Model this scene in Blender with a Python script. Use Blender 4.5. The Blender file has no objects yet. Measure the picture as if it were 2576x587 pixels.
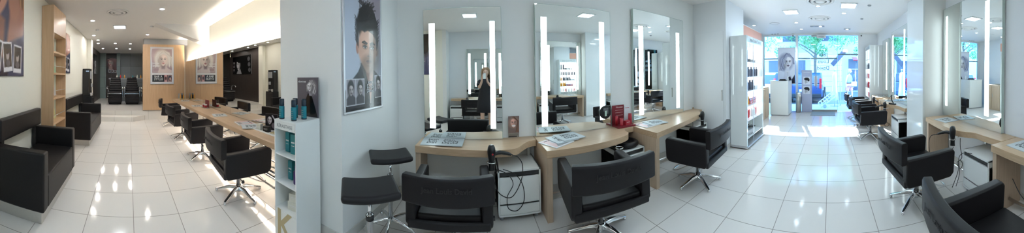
import bpy, bmesh, random
import numpy as np
from math import sin, cos, tan, atan2, pi, radians, hypot, sqrt
from mathutils import Vector, Matrix
random.seed(7)
SC = bpy.context.scene
COL = SC.collection
H = 1.52            # eye height of the camera
CEIL = 2.92
# ------------------------------------------------------------------ materials
def _new(name):
    m = bpy.data.materials.new(name); m.use_nodes = True
    nt = m.node_tree
    return m, nt, nt.nodes['Principled BSDF']
def mat(name, col, rough=.5, metal=0., spec=.5, var=.04, scale=6., bump=0., bscale=200., coat=0., emit=None, es=0., sub=0.):
    m, nt, b = _new(name)
    b.inputs['Roughness'].default_value = rough
    b.inputs['Metallic'].default_value = metal
    b.inputs['Specular IOR Level'].default_value = spec
    b.inputs['Coat Weight'].default_value = coat
    tc = nt.nodes.new('ShaderNodeTexCoord')
    n = nt.nodes.new('ShaderNodeTexNoise'); n.inputs['Scale'].default_value = scale; n.inputs['Detail'].default_value = 4
    nt.links.new(tc.outputs['Object'], n.inputs['Vector'])
    mx = nt.nodes.new('ShaderNodeMix'); mx.data_type = 'RGBA'
    mx.inputs[6].default_value = (*[c*(1-var) for c in col], 1); mx.inputs[7].default_value = (*[min(1, c*(1+var)) for c in col], 1)
    nt.links.new(n.outputs['Fac'], mx.inputs[0]); nt.links.new(mx.outputs[2], b.inputs['Base Color'])
    if bump:
        n2 = nt.nodes.new('ShaderNodeTexNoise'); n2.inputs['Scale'].default_value = bscale
        nt.links.new(tc.outputs['Object'], n2.inputs['Vector'])
        bp = nt.nodes.new('ShaderNodeBump'); bp.inputs['Strength'].default_value = bump; bp.inputs['Distance'].default_value = .002
        nt.links.new(n2.outputs['Fac'], bp.inputs['Height']); nt.links.new(bp.outputs['Normal'], b.inputs['Normal'])
    if emit:
        b.inputs['Emission Color'].default_value = (*emit, 1); b.inputs['Emission Strength'].default_value = es
    return m
def wood(name, a, c, axis=0, sc=1., rough=.35):
    m, nt, b = _new(name)
    tc = nt.nodes.new('ShaderNodeTexCoord'); mp = nt.nodes.new('ShaderNodeMapping')
    s = [22*sc]*3; s[axis] = 1.3*sc; mp.inputs['Scale'].default_value = s
    nt.links.new(tc.outputs['Object'], mp.inputs['Vector'])
    n = nt.nodes.new('ShaderNodeTexNoise'); n.inputs['Scale'].default_value = 2.2; n.inputs['Detail'].default_value = 6; n.inputs['Distortion'].default_value = .4
    nt.links.new(mp.outputs['Vector'], n.inputs['Vector'])
    r = nt.nodes.new('ShaderNodeValToRGB'); r.color_ramp.elements[0].position = .3; r.color_ramp.elements[1].position = .7
    r.color_ramp.elements[0].color = (*a, 1); r.color_ramp.elements[1].color = (*c, 1)
    nt.links.new(n.outputs['Fac'], r.inputs[0]); nt.links.new(r.outputs[0], b.inputs['Base Color'])
    b.inputs['Roughness'].default_value = rough
    return m
def tiles(name, col, grout, size, off=(0, 0, 0), gw=.004, rough=.1, axes=('X', 'Y'), var=.03):
    """square tiles with thin joints, laid out in object space"""
    m, nt, b = _new(name); N = nt.nodes; L = nt.links
    tc = N.new('ShaderNodeTexCoord'); sp = N.new('ShaderNodeSeparateXYZ'); L.new(tc.outputs['Object'], sp.inputs[0])
    def math(op, a, bb=None):
        q = N.new('ShaderNodeMath'); q.operation = op
        for i, v in enumerate((a, bb)):
            if v is None: continue
            if isinstance(v, (int, float)): q.inputs[i].default_value = v
            else: L.new(v, q.inputs[i])
        return q.outputs[0]
    js = []; cells = []
    for k, ax in enumerate(axes):
        sz = size[k] if isinstance(size, (tuple, list)) else size
        v = math('DIVIDE', math('SUBTRACT', sp.outputs[ax], off[k]), sz)
        fr = math('FRACT', v); fl = math('FLOOR', v)
        e = math('MINIMUM', fr, math('SUBTRACT', 1., fr))
        js.append(math('LESS_THAN', e, gw/sz/2)); cells.append(fl)
    j = math('MAXIMUM', js[0], js[1])
    cb = N.new('ShaderNodeCombineXYZ'); L.new(cells[0], cb.inputs[0]); L.new(cells[1], cb.inputs[1])
    wn = N.new('ShaderNodeTexWhiteNoise'); L.new(cb.outputs[0], wn.inputs['Vector'])
    mx = N.new('ShaderNodeMix'); mx.data_type = 'RGBA'
    mx.inputs[6].default_value = (*[c*(1-var) for c in col], 1); mx.inputs[7].default_value = (*[min(1, c*(1+var)) for c in col], 1)
    L.new(wn.outputs['Value'], mx.inputs[0])
    m2 = N.new('ShaderNodeMix'); m2.data_type = 'RGBA'; L.new(j, m2.inputs[0]); L.new(mx.outputs[2], m2.inputs[6]); m2.inputs[7].default_value = (*grout, 1)
    L.new(m2.outputs[2], b.inputs['Base Color'])
    rg = N.new('ShaderNodeMix'); L.new(j, rg.inputs[0]); rg.inputs[2].default_value = rough; rg.inputs[3].default_value = .7
    L.new(rg.outputs[0], b.inputs['Roughness'])
    return m
def glass(name, tint, gloss=.12):
    m, nt, b = _new(name); nt.nodes.remove(b); N = nt.nodes; L = nt.links
    t = N.new('ShaderNodeBsdfTransparent'); t.inputs[0].default_value = (*tint, 1)
    g = N.new('ShaderNodeBsdfGlossy'); g.inputs['Roughness'].default_value = .01; g.inputs[0].default_value = (.9, .95, 1, 1)
    fr = N.new('ShaderNodeFresnel'); fr.inputs[0].default_value = 1.45
    mx = N.new('ShaderNodeMixShader'); L.new(fr.outputs[0], mx.inputs[0]); L.new(t.outputs[0], mx.inputs[1]); L.new(g.outputs[0], mx.inputs[2])
    L.new(mx.outputs[0], N['Material Output'].inputs[0])
    return m
def glow(name, col, s):
    m, nt, b = _new(name); nt.nodes.remove(b)
    e = nt.nodes.new('ShaderNodeEmission'); e.inputs[0].default_value = (*col, 1); e.inputs[1].default_value = s
    nt.links.new(e.outputs[0], nt.nodes['Material Output'].inputs[0]); return m
def printed(name, rough=.3, coat=.0):
    m, nt, b = _new(name)
    a = nt.nodes.new('ShaderNodeAttribute'); a.attribute_name = 'ink'
    nt.links.new(a.outputs['Color'], b.inputs['Base Color']); b.inputs['Roughness'].default_value = rough; b.inputs['Coat Weight'].default_value = coat
    return m
M = dict(
 wall=mat('painted_wall', (.83, .84, .82), .55, var=.015, scale=2),
 walll=mat('cream_wall', (.87, .86, .77), .55, var=.015, scale=2),
 wallb=mat('white_wall', (.80, .82, .84), .5, var=.012, scale=2),
 ceil=mat('ceiling_paint', (.84, .83, .82), .6, var=.01, scale=2),
 base=mat('baseboard_paint', (.62, .61, .57), .35, var=.02),
 floor=tiles('floor_tiles', (.84, .81, .77), (.33, .30, .27), .5, (.05, .05), .007, .085, var=.025),
 riser=tiles('step_tiles', (.76, .73, .68), (.35, .33, .3), (.6, .5), (.1, .0), .007, .15, axes=('Y', 'X')),
 slate=tiles('slate_tiles', (.22, .24, .24), (.06, .07, .07), (.62, .62), (.1, .3), .008, .3, axes=('Y', 'Z'), var=.15),
 teal=tiles('green_slate_tiles', (.24, .32, .31), (.08, .1, .1), (.5, .62), (.1, .3), .008, .3, axes=('Y', 'Z'), var=.1),
 dark=wood('dark_brown_panel', (.035, .027, .025), (.055, .043, .038), 2, .5, .35),
 wood=wood('beech_table', (.52, .36, .22), (.62, .44, .285), 0),
 woodz=wood('beech_upright', (.50, .37, .26), (.60, .45, .32), 2),
 orange=wood('warm_veneer', (.54, .35, .20), (.62, .42, .25), 2, .7),
 rust=mat('terracotta_laminate', (.70, .36, .26), .4),
 leather=mat('dark_leather', (.009, .0075, .009), .45, spec=.3, var=.12, scale=9, bump=.25, bscale=350),
 leather2=mat('bench_leather', (.009, .0075, .008), .45, spec=.3, var=.1, scale=9, bump=.2, bscale=300),
 logo=mat('embossed_letters', (.012, .011, .012), .6),
 chrome=mat('chrome', (.82, .83, .84), .12, 1, var=.02),
 steel=mat('brushed_steel', (.62, .61, .58), .32, 1, var=.05, scale=30),
 black=mat('black_plastic', (.012, .012, .013), .3, var=.1),
 blackm=mat('black_rubber', (.015, .015, .015), .6),
 red=mat('red_plastic', (.55, .02, .03), .3),
 white=mat('white_laminate', (.82, .84, .82), .3, var=.01),
 whiteg=mat('white_gloss', (.82, .86, .86), .06, var=.01, coat=.6),
 grey=mat('grey_plastic', (.35, .36, .38), .4),
 silver=mat('silver_frame', (.62, .63, .66), .35, .6),
 mirror=mat('mirror_silver', (.86, .90, .88), .0, 1, var=0),
 mirrorb=mat('bar_mirror_silver', (.74, .73, .69), .0, 1, var=0),
 medge=mat('mirror_edge', (.55, .66, .62), .2, .2),
 tube=glow('light_tube_glow', (.80, .97, 1), 4.6),
 panelc=glow('panel_lamp_cool_glow', (.66, .83, 1), 26.),
 panel=glow('panel_lamp_glow', (.93, .97, 1), 34.),
 down=glow('downlight_glow', (1, .94, .88), 175.),
 downw=glow('downlight_cool_glow', (.66, .84, 1), 40.),
 cove=glow('cove_strip_glow', (1, .89, .76), 70.),
 under=glow('under_bar_strip_glow', (1, .88, .74), 16.),
 shelfglow=glow('shelf_backlight', (.85, .95, 1), 2.6),
 paper=mat('silver_paper', (.56, .62, .65), .35, var=.06, scale=12),
 paperw=mat('white_paper', (.78, .79, .80), .45),
 ink=mat('black_ink', (.03, .035, .04), .5),
 inkgrey=mat('grey_ink', (.30, .32, .33), .5),
 pinkp=mat('pink_print', (.72, .52, .52), .5),
 teal2=mat('teal_bottle', (.01, .20, .25), .25, .2), dteal=mat('dark_teal_cap', (.006, .02, .035), .25),
 tealbox=mat('teal_carton', (.02, .22, .25), .4), purple=mat('purple_bottle', (.05, .02, .12), .3),
 ivory=mat('ivory_carton', (.70, .70, .62), .5), gold=mat('kraft_gold_letter', (.48, .40, .22), .5),
 crimson=mat('crimson_pack', (.42, .02, .035), .35), crimson2=mat('dark_red_card', (.20, .015, .025), .3), amber=mat('amber_bottle', (.75, .36, .07), .25),
 acrylic=glass('clear_acrylic', (.93, .95, .95)), shopglass=glass('shop_glass', (.86, .95, 1.0)), glassedge=mat('green_glass_edge', (.25, .62, .60), .1),
 ink_pic=printed('printed_picture', .25, .3), ink_matte=printed('printed_card', .45),
)
# ------------------------------------------------------------------ mesh builder
class MB:
    def __init__(s): s.bm = bmesh.new()
    def _tag(s, faces, mi, sm):
        for f in faces: f.material_index = mi; f.smooth = sm
    def box(s, x0, x1, y0, y1, z0, z1, mi=0, X=None):
        vs = [s.bm.verts.new(Vector(p) if X is None else X @ Vector(p)) for p in ((x0,y0,z0),(x1,y0,z0),(x1,y1,z0),(x0,y1,z0),(x0,y0,z1),(x1,y0,z1),(x1,y1,z1),(x0,y1,z1))]
        fs = [s.bm.faces.new([vs[i] for i in q]) for q in ((3,2,1,0),(4,5,6,7),(0,1,5,4),(1,2,6,5),(2,3,7,6),(3,0,4,7))]
        s._tag(fs, mi, False); return s
    def prism(s, poly, z0, z1, mi=0, X=None, smooth=False):
        n = len(poly); X = X or Matrix()
        a = [s.bm.verts.new(X @ Vector((p[0], p[1], z0))) for p in poly]; b = [s.bm.verts.new(X @ Vector((p[0], p[1], z1))) for p in poly]
        fs = [s.bm.faces.new(b), s.bm.faces.new(a[::-1])]
        sd = [s.bm.faces.new((a[i], a[(i+1) % n], b[(i+1) % n], b[i])) for i in range(n)]
        s._tag(fs, mi, False); s._tag(sd, mi, smooth); return s
    def lathe(s, prof, c=(0, 0, 0), mi=0, seg=20, X=None, smooth=True, cap=True, sx=1., sy=1.):
        X = X or Matrix(); rings = []
        for r, z in prof:
            rings.append([s.bm.verts.new(X @ Vector((c[0]+r*sx*cos(2*pi*i/seg), c[1]+r*sy*sin(2*pi*i/seg), c[2]+z))) for i in range(seg)])
        fs = []
        for k in range(len(rings)-1):
            for i in range(seg): fs.append(s.bm.faces.new((rings[k][i], rings[k][(i+1) % seg], rings[k+1][(i+1) % seg], rings[k+1][i])))
        s._tag(fs, mi, smooth)
        if cap: s._tag([s.bm.faces.new(rings[0][::-1]), s.bm.faces.new(rings[-1])], mi, False)
        return s
    def cyl(s, p0, p1, r0, r1=None, mi=0, seg=12, smooth=True):
        r1 = r0 if r1 is None else r1; p0 = Vector(p0); p1 = Vector(p1); d = p1-p0; L = d.length
        X = Matrix.Translation(p0) @ d.to_track_quat('Z', 'Y').to_matrix().to_4x4()
        return s.lathe([(r0, 0), (r1, L)], mi=mi, seg=seg, X=X, smooth=smooth)
    def tube(s, pts, r, mi=0, seg=8, sub=6, closed=False):
        P = spline(pts, sub, closed) if sub else [Vector(p) for p in pts]
        n = len(P); rings = []; up = Vector((0, 0, 1)); prev = None
        for i in range(n):
            t = (P[(i+1) % n]-P[i-1]) if closed else (P[min(i+1, n-1)]-P[max(i-1, 0)])
            t = t.normalized() if t.length > 1e-9 else Vector((1, 0, 0))
            a = (prev if prev is not None else (up if abs(t.z) < .9 else Vector((1, 0, 0))))
            a = (a - t*a.dot(t)); a = a.normalized() if a.length > 1e-6 else t.orthogonal().normalized(); prev = a; b = t.cross(a)
            rr = r[i*len(r)//n] if isinstance(r, (list, tuple)) else r
            rings.append([s.bm.verts.new(P[i]+(a*cos(2*pi*k/seg)+b*sin(2*pi*k/seg))*rr) for k in range(seg)])
        fs = []
        for i in range(n if closed else n-1):
            A, B = rings[i], rings[(i+1) % n]
            for k in range(seg): fs.append(s.bm.faces.new((A[k], A[(k+1) % seg], B[(k+1) % seg], B[k])))
        s._tag(fs, mi, True)
        if not closed: s._tag([s.bm.faces.new(rings[0][::-1]), s.bm.faces.new(rings[-1])], mi, False)
        return s
    def sweep(s, path, prof, mi=0, smooth=True):
        """path: list of (x,y,tx,ty) points; prof: closed list of (offset,z)"""
        rings = [[s.bm.verts.new((x-ty*o, y+tx*o, z)) for o, z in prof] for x, y, tx, ty in path]
        n = len(prof); fs = []
        for A, B in zip(rings, rings[1:]):
            for k in range(n): fs.append(s.bm.faces.new((A[k], A[(k+1) % n], B[(k+1) % n], B[k])))
        s._tag(fs, mi, smooth); s._tag([s.bm.faces.new(rings[0][::-1]), s.bm.faces.new(rings[-1])], mi, False); return s
    def mesh(s, me, X, mi=0):
        tmp = bmesh.new(); tmp.from_mesh(me); mp = {}
        for v in tmp.verts: mp[v] = s.bm.verts.new(X @ v.co)
        for f in tmp.faces:
            try: g = s.bm.faces.new([mp[v] for v in f.verts]); g.material_index = mi
            except ValueError: pass
        tmp.free(); return s
    def text(s, txt, size, X, mi=0, ext=.0006, mirror=False):
        X2 = X @ Matrix.Diagonal((-1 if mirror else 1, 1, 1, 1))
        return s.mesh(text_mesh(txt, size, ext), X2, mi)
    def build(s, name, mats, parent=None, bev=0., seg=2, X=None, label=None, flip=False):
        me = bpy.data.meshes.new(name)
        bmesh.ops.recalc_face_normals(s.bm, faces=s.bm.faces)
        s.bm.to_mesh(me); s.bm.free()
        for m in (mats if isinstance(mats, (list, tuple)) else [mats]): me.materials.append(M[m] if isinstance(m, str) else m)
        o = bpy.data.objects.new(name, me); COL.objects.link(o)
        if parent is not None: o.parent = parent
        if X is not None: o.matrix_basis = X
        if bev:
            b = o.modifiers.new('b', 'BEVEL'); b.width = bev; b.segments = seg; b.limit_method = 'ANGLE'; b.angle_limit = radians(35)
            b.harden_normals = False
            for p in me.polygons: p.use_smooth = True
            w = o.modifiers.new('w', 'WEIGHTED_NORMAL'); w.keep_sharp = False
        if label: o['label'] = label
        return o
_tc = {}
def text_mesh(txt, size, ext=.0006):
    k = (txt, size, ext)
    if k not in _tc:
        c = bpy.data.curves.new('t', 'FONT'); c.body = txt; c.size = size; c.extrude = ext; c.align_x = 'CENTER'; c.align_y = 'CENTER'; c.space_line = .8; c.resolution_u = 2
        c.offset = size*.012
        o = bpy.data.objects.new('t', c); COL.objects.link(o)
        dg = bpy.context.evaluated_depsgraph_get(); dg.update()
        _tc[k] = bpy.data.meshes.new_from_object(o.evaluated_get(dg)); bpy.data.objects.remove(o); bpy.data.curves.remove(c)
    return _tc[k]
def spline(pts, sub=6, closed=False):
    P = [Vector(p) for p in pts]; n = len(P); out = []
    g = (lambda i: P[i % n]) if closed else (lambda i: P[max(0, min(n-1, i))])
    for i in range(n if closed else n-1):
        a, b, c, d = g(i-1), g(i), g(i+1), g(i+2)
        for k in range(sub):
            t = k/sub; out.append(.5*((2*b)+(c-a)*t+(2*a-5*b+4*c-d)*t*t+(3*b-a-3*c+d)*t**3))
    if not closed: out.append(P[-1])
    return out
def T(x=0, y=0, z=0): return Matrix.Translation((x, y, z))
def RX(a): return Matrix.Rotation(radians(a), 4, 'X')
def RY(a): return Matrix.Rotation(radians(a), 4, 'Y')
def RZ(a): return Matrix.Rotation(radians(a), 4, 'Z')
def thing(name, label, cat, loc=(0, 0, 0), rot=0., group=None):
    o = bpy.data.objects.new(name, None); COL.objects.link(o); o.empty_display_size = .05
    o.location = loc; o.rotation_euler = (0, 0, radians(rot)); tag(o, label, cat, group); return o
def tag(o, label, cat, group=None):
    o['label'] = label; o['category'] = cat
    if group: o['group'] = group
    elif 'group' in o: del o['group']
    return o
def struct(name, mb, mats, bev=0., label=None):
    o = mb.build(name, mats, bev=bev); o['kind'] = 'structure'
    if label: o['label'] = label
    return o
def dup(root, label, loc, rot=None, group=None, scale=None):
    def cp(o, par):
        c = o.copy(); COL.objects.link(c)
        if par is not None: c.parent = par
        for ch in [q for q in bpy.data.objects if q.parent == o]: cp(ch, c)
        return c
    r = cp(root, None); r.location = loc
    if rot is not None: r.rotation_euler = (0, 0, radians(rot))
    if scale: r.scale = scale if isinstance(scale, (tuple, list)) else (scale,)*3
    tag(r, label, root['category'], group or root.get('group')); return r
# ------------------------------------------------------------------ painted prints (portraits on posters and cards)
class Paint:
    def __init__(s, w, a, px, bg=(1, 1, 1)):
        s.nx = px; s.ny = max(2, int(px*a)); s.a = a
        s.u, s.v = np.meshgrid((np.arange(s.nx))/(s.nx-1), (np.arange(s.ny))/(s.ny-1)*a)
        s.c = np.ones((s.ny, s.nx, 3))*np.array(bg); s.rng = np.random.default_rng(3)
    def mix(s, m, col): s.c = s.c*(1-m[..., None])+np.array(col)*m[..., None]; return s
    def grad(s, c0, c1): t = (s.v/s.a)[..., None]; s.c = np.array(c0)*(1-t)+np.array(c1)*t; return s
    def ell(s, cx, cy, rx, ry, col, soft=.15, rot=0, al=1.):
        r = radians(rot); x = s.u-cx; y = s.v-cy; X = (x*cos(r)+y*sin(r))/rx; Y = (-x*sin(r)+y*cos(r))/ry
        d = np.sqrt(X*X+Y*Y); return s.mix(np.clip((1+soft/2-d)/max(soft, 1e-3), 0, 1)*al, col)
    def seg(s, a, b):
        ax, ay = a; bx, by = b; dx, dy = bx-ax, by-ay; L = dx*dx+dy*dy+1e-12
        t = np.clip(((s.u-ax)*dx+(s.v-ay)*dy)/L, 0, 1); return np.hypot(s.u-ax-t*dx, s.v-ay-t*dy)
    def poly(s, P, col, soft=.01, al=1.):
        ins = np.zeros(s.u.shape, bool); d = np.full(s.u.shape, 9.)
        for i in range(len(P)):
            (x0, y0), (x1, y1) = P[i], P[(i+1) % len(P)]
            d = np.minimum(d, s.seg(P[i], P[(i+1) % len(P)]))
            if y0 != y1: ins ^= ((y0 > s.v) != (y1 > s.v)) & (s.u < (x1-x0)*(s.v-y0)/(y1-y0)+x0)
        sd = np.where(ins, d, -d); return s.mix(np.clip(sd/soft+.5, 0, 1)*al, col)
    def stroke(s, P, w, col, soft=.006, al=1.):
        d = np.full(s.u.shape, 9.)
        for a, b in zip(P, P[1:]): d = np.minimum(d, s.seg(a, b))
        return s.mix(np.clip((w-d)/soft+.5, 0, 1)*al, col)
    def rect(s, x0, x1, y0, y1, col, al=1.): return s.mix(((s.u >= x0) & (s.u <= x1) & (s.v >= y0) & (s.v <= y1))*1.*al, col)
    def hair(s, n, f, w, cols, al=.6):
        for i in range(n): s.stroke(f(i/max(1, n-1), s.rng), w, cols[s.rng.integers(len(cols))], w, al)
        return s
    def face(s, cx, cy, k, skin=(.85, .68, .58), dark=.45, lips=(.6, .3, .3), brow=(.1, .07, .05), turn=0., eye=(.12, .1, .1), stubble=0., light=-1):
        """face oval of half height k; turn -1..1 shifts the features sideways"""
        sk = np.array(skin); sh = sk*dark; L = light; w = .70*k
        P = []
        for i in range(28):
            t = 2*pi*i/28; x = cos(t); y = sin(t)
            wd = w*(1.0 if y > 0 else (1-.42*(-y)**1.6)); P.append((cx+wd*x, cy+k*y))
        s.poly(P, sk, .12*k)
        s.ell(cx-L*w*.85, cy-.1*k, .55*w, .95*k, sh, .9, al=.55)
        s.ell(cx-L*w*.45, cy-.35*k, .3*w, .45*k, sk*.75, 1., al=.4)
        s.ell(cx+L*w*.35, cy+.5*k, .5*w, .35*k, np.minimum(sk*1.15, 1), 1., al=.6)
        o = turn*w*.35
        for sd in (-1, 1):
            ex = cx+o+sd*w*.42*(1-.25*abs(turn)); ey = cy+.12*k
            s.ell(ex, ey+.03*k, .26*w, .12*k, sh, .8, al=.55)
            s.ell(ex, ey, .17*w, .055*k, (.85, .83, .82), .3)
            s.ell(ex+o*.15, ey, .085*w, .06*k, eye, .3)
            s.stroke([(ex-.19*w, ey+.02*k), (ex-.02*w, ey+.075*k), (ex+.19*w, ey+.03*k)], .022*k, eye, .02*k, .9)
            s.stroke([(ex-sd*.22*w, ey+.18*k), (ex+sd*.05*w, ey+.25*k), (ex+sd*.28*w, ey+.19*k)], .035*k, brow, .03*k, .85)
        s.stroke([(cx+o*1.1-L*.08*w, cy+.12*k), (cx+o*1.3-L*.14*w, cy-.18*k)], .035*k, sh, .06*k, .55)
        s.ell(cx+o*1.4, cy-.25*k, .17*w, .06*k, sk*.72, .7, al=.8)
        for sd in (-1, 1): s.ell(cx+o*1.4+sd*.1*w, cy-.27*k, .045*w, .025*k, sh*.5, .5, al=.9)
        s.ell(cx+o*1.2, cy-.49*k, .30*w, .055*k, np.array(lips)*.75, .4)
        s.ell(cx+o*1.2, cy-.56*k, .26*w, .06*k, lips, .4)
        s.stroke([(cx+o*1.2-.3*w, cy-.51*k), (cx+o*1.2, cy-.525*k), (cx+o*1.2+.3*w, cy-.51*k)], .012*k, np.array(lips)*.3, .015*k)
        s.ell(cx+o*1.1, cy-.70*k, .2*w, .05*k, sk*.78, .9, al=.6)
        if stubble: s.ell(cx+o*.5, cy-.65*k, .75*w, .42*k, sh, .6, al=stubble)
        return s
    def mesh(s, w, name, parent, X, mt='ink_pic', label=None):
        """a picture plane of width w in the local XZ plane, facing -Y, lower left corner at the origin"""
        h = w*s.a; nx, ny = s.nx, s.ny
        co = np.zeros((ny*nx, 3)); co[:, 0] = s.u.ravel()*w; co[:, 2] = s.v.ravel()*w
        i = np.arange((nx-1)*(ny-1)); r = i//(nx-1); q = i % (nx-1); a = r*nx+q
        fa = np.stack([a, a+1, a+nx+1, a+nx], 1)
        me = bpy.data.meshes.new(name); me.from_pydata(co.tolist(), [], fa.tolist()); me.materials.append(M[mt])
        at = me.color_attributes.new('ink', 'FLOAT_COLOR', 'POINT')
        cc = np.ones((ny*nx, 4)); cc[:, :3] = np.clip(s.c.reshape(-1, 3), 0, 1)**2.2
        at.data.foreach_set('color', cc.ravel().astype(np.float32))
        o = bpy.data.objects.new(name, me); COL.objects.link(o)
        if parent is not None: o.parent = parent
        o.matrix_basis = X
        if label: o['label'] = label
        return o
EXPO = 1.05
SKY = 7.0
SUN = 26.
# ------------------------------------------------------------------ camera: one cylindrical sweep of the room
F_, X0_, Y0_, A_ = 562., 1207., 187., 8.
cd = bpy.data.cameras.new('camera'); cam = bpy.data.objects.new('camera', cd); COL.objects.link(cam); SC.camera = cam
cd.type = 'PANO'; cd.panorama_type = 'CENTRAL_CYLINDRICAL'
cd.central_cylindrical_range_u_min = -X0_/F_; cd.central_cylindrical_range_u_max = (2576-X0_)/F_
cd.central_cylindrical_range_v_min = (Y0_-587)/F_; cd.central_cylindrical_range_v_max = Y0_/F_; cd.central_cylindrical_radius = 1.
cd.clip_start = .01; cd.clip_end = 200
_s = A_/hypot(F_, A_); _c = F_/hypot(F_, A_)
cam.matrix_world = Matrix(((_c, _s, 0, 0), (0, 0, -1, 0), (-_s, _c, 0, H), (0, 0, 0, 1)))
SC.view_settings.view_transform = 'Standard'; SC.view_settings.look = 'None'; SC.view_settings.gamma = 1; SC.view_settings.use_curve_mapping = False
SC.view_settings.exposure = EXPO
cy = SC.cycles; cy.use_denoising = True; cy.max_bounces = 14; cy.diffuse_bounces = 5; cy.glossy_bounces = 12; cy.transparent_max_bounces = 16
cy.sample_clamp_indirect = 8.; cy.caustics_reflective = False; cy.caustics_refractive = False
cy.use_adaptive_sampling = True; cy.adaptive_threshold = .02
# ------------------------------------------------------------------ room shell
def wallbox(name, m, x0, x1, y0, y1, z0=0, z1=CEIL, label=None): return struct(name, MB().box(x0, x1, y0, y1, z0, z1), m, label=label)
struct('floor', MB().box(-8.05, 8.42, -2.12, 2.84, -.12, 0), 'floor')
struct('floor_platform', MB().box(-13.1, -8.05, -1.77, 2.28, -.12, .325), 'riser')
o = bpy.data.objects['floor_platform']; o.data.materials.append(M['floor'])
for p in o.data.polygons:
    if p.normal.z > .5: p.material_index = 1
struct('floor_step', MB().prism([(-8.05, -1.5), (-7.66, -1.5), (-7.66, .14), (-8.05, .62)], 0, .163), 'riser', bev=.004)
for p in bpy.data.objects['floor_step'].data.polygons: pass
struct('ceiling', MB().box(-13.1, 8.42, -2.12, 2.84, CEIL, CEIL+.12), 'ceil')
wallbox('wall_mirrors', 'wall', -1.04, 3.85, 2.72, 2.84)
struct('wall_pillar', MB().prism([(-2.04, 1.65), (-1.18, 1.65), (-1.04, 2.72), (-1.04, 2.84), (-2.04, 2.84)], 0, CEIL), 'wall')
wallbox('wall_bar', 'walll', -13.0, -2.04, 2.16, 2.28)
wallbox('wall_back', 'slate', -13.1, -13.0, -1.77, 2.28, .3)
wallbox('wall_back_pier', 'teal', -12.99, -12.75, -1.65, -1.32, .325)
wallbox('wall_back_pier_2', 'teal', -12.99, -12.8, -.70, -.50, .325)
wallbox('wall_back_panel', 'dark', -12.99, -12.93, -1.32, -.70, .325)
wallbox('wall_benches', 'walll', -8.3, -1.32, -1.62, -1.5)
wallbox('wall_left_return', 'wall', -1.32, -1.2, -2.12, -1.5)
wallbox('wall_left_pilaster', 'walll', -8.32, -8.0, -1.77, -1.36)
wallbox('wall_left_dark', 'dark', -13.0, -8.32, -1.77, -1.65, .0)
wallbox('wall_right', 'wallb', -1.2, 3.9, -2.12, -2.0)
wallbox('wall_right_column', 'wall', 3.55, 4.32, -2.0, -1.58)
struct('trim_1', MB().box(3.53, 4.34, -1.58, -1.545, .02, CEIL), 'whiteg', bev=.004, label='tall white gloss panel on the column')
wallbox('wall_right_front', 'wallb', 4.32, 8.42, -1.87, -1.75)
wallbox('wall_entrance_pier', 'wallb', 3.85, 4.75, 1.95, 2.84)
wallbox('wall_wardrobe', 'wallb', 4.75, 8.42, 2.72, 2.84)
wallbox('wall_front', 'wallb', 8.35, 8.47, -1.87, -1.03)
wallbox('wall_front_left', 'wallb', 8.35, 8.47, 2.62, 2.84)
struct('trim_2', MB().box(8.33, 8.47, -1.03, 2.62, 2.86, CEIL).box(8.34, 8.44, 1.23, 1.32, 0, 2.86).box(8.34, 8.44, 2.56, 2.62, 0, 2.86), 'wallb', label='white window frame of the shop front')
# beam and stair soffit over the styling bar
struct('trim_3', MB().box(-8.35, -8.05, .55, 2.16, 2.72, CEIL), 'grey', label='grey beam above the wood panel')
mb = MB(); a = [(-5.72, .68, 2.92), (-5.72, 2.16, 2.92), (-5.72, 2.16, 2.44), (-5.72, 2.05, 2.44)]; b = [(-6.05, y, z+.0) for _, y, z in a]
va = [mb.bm.verts.new(p) for p in a]; vb = [mb.bm.verts.new(p) for p in b]
mb.bm.faces.new(va); mb.bm.faces.new(vb[::-1])
for i in range(4): mb.bm.faces.new((va[i], vb[i], vb[(i+1) % 4], va[(i+1) % 4]))
struct('ceiling_soffit', mb, 'ceil', label='white wedge shaped soffit over the styling bar')
# baseboards
def bb(name, pts):
    mb = MB()
    for (x0, y0), (x1, y1) in zip(pts, pts[1:]):
        d = Vector((x1-x0, y1-y0)).normalized(); n = Vector((-d.y, d.x))*.012
        mb.prism([(x0, y0), (x1, y1), (x1+n.x, y1+n.y), (x0+n.x, y0+n.y)], 0, .085)
    struct(name, mb, 'base')
bb('baseboard_pillar', [(-1.04, 2.72), (-1.18, 1.65), (-2.04, 1.65)][::1])
bb('baseboard_mirrors', [(3.85, 2.72), (-1.04, 2.72)])
bb('baseboard_benches', [(-8.0, -1.5), (-1.2, -1.5)])
bb('baseboard_right', [(-1.2, -2.0), (3.55, -2.0)])
bb('baseboard_entrance', [(4.75, 1.95), (3.85, 1.95), (3.85, 2.72)][::1])
# flush white door beside the retail shelf
d = MB().box(3.838, 3.85, 2.02, 2.08, 0, 2.46).box(3.838, 3.85, 2.08, 2.68, 2.42, 2.46)
dr = MB().box(3.832, 3.849, 2.00, 2.66, .01, 2.30).build('door_1', 'wallb', bev=.003); dr['kind'] = 'structure'; d.bm.free()
MB().box(3.815, 3.833, 2.02, 2.035, .95, 1.16).box(3.805, 3.833, 2.02, 2.035, 1.13, 1.15).build('door_handle', 'steel', dr, bev=.004, label='small steel pull handle')
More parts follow.
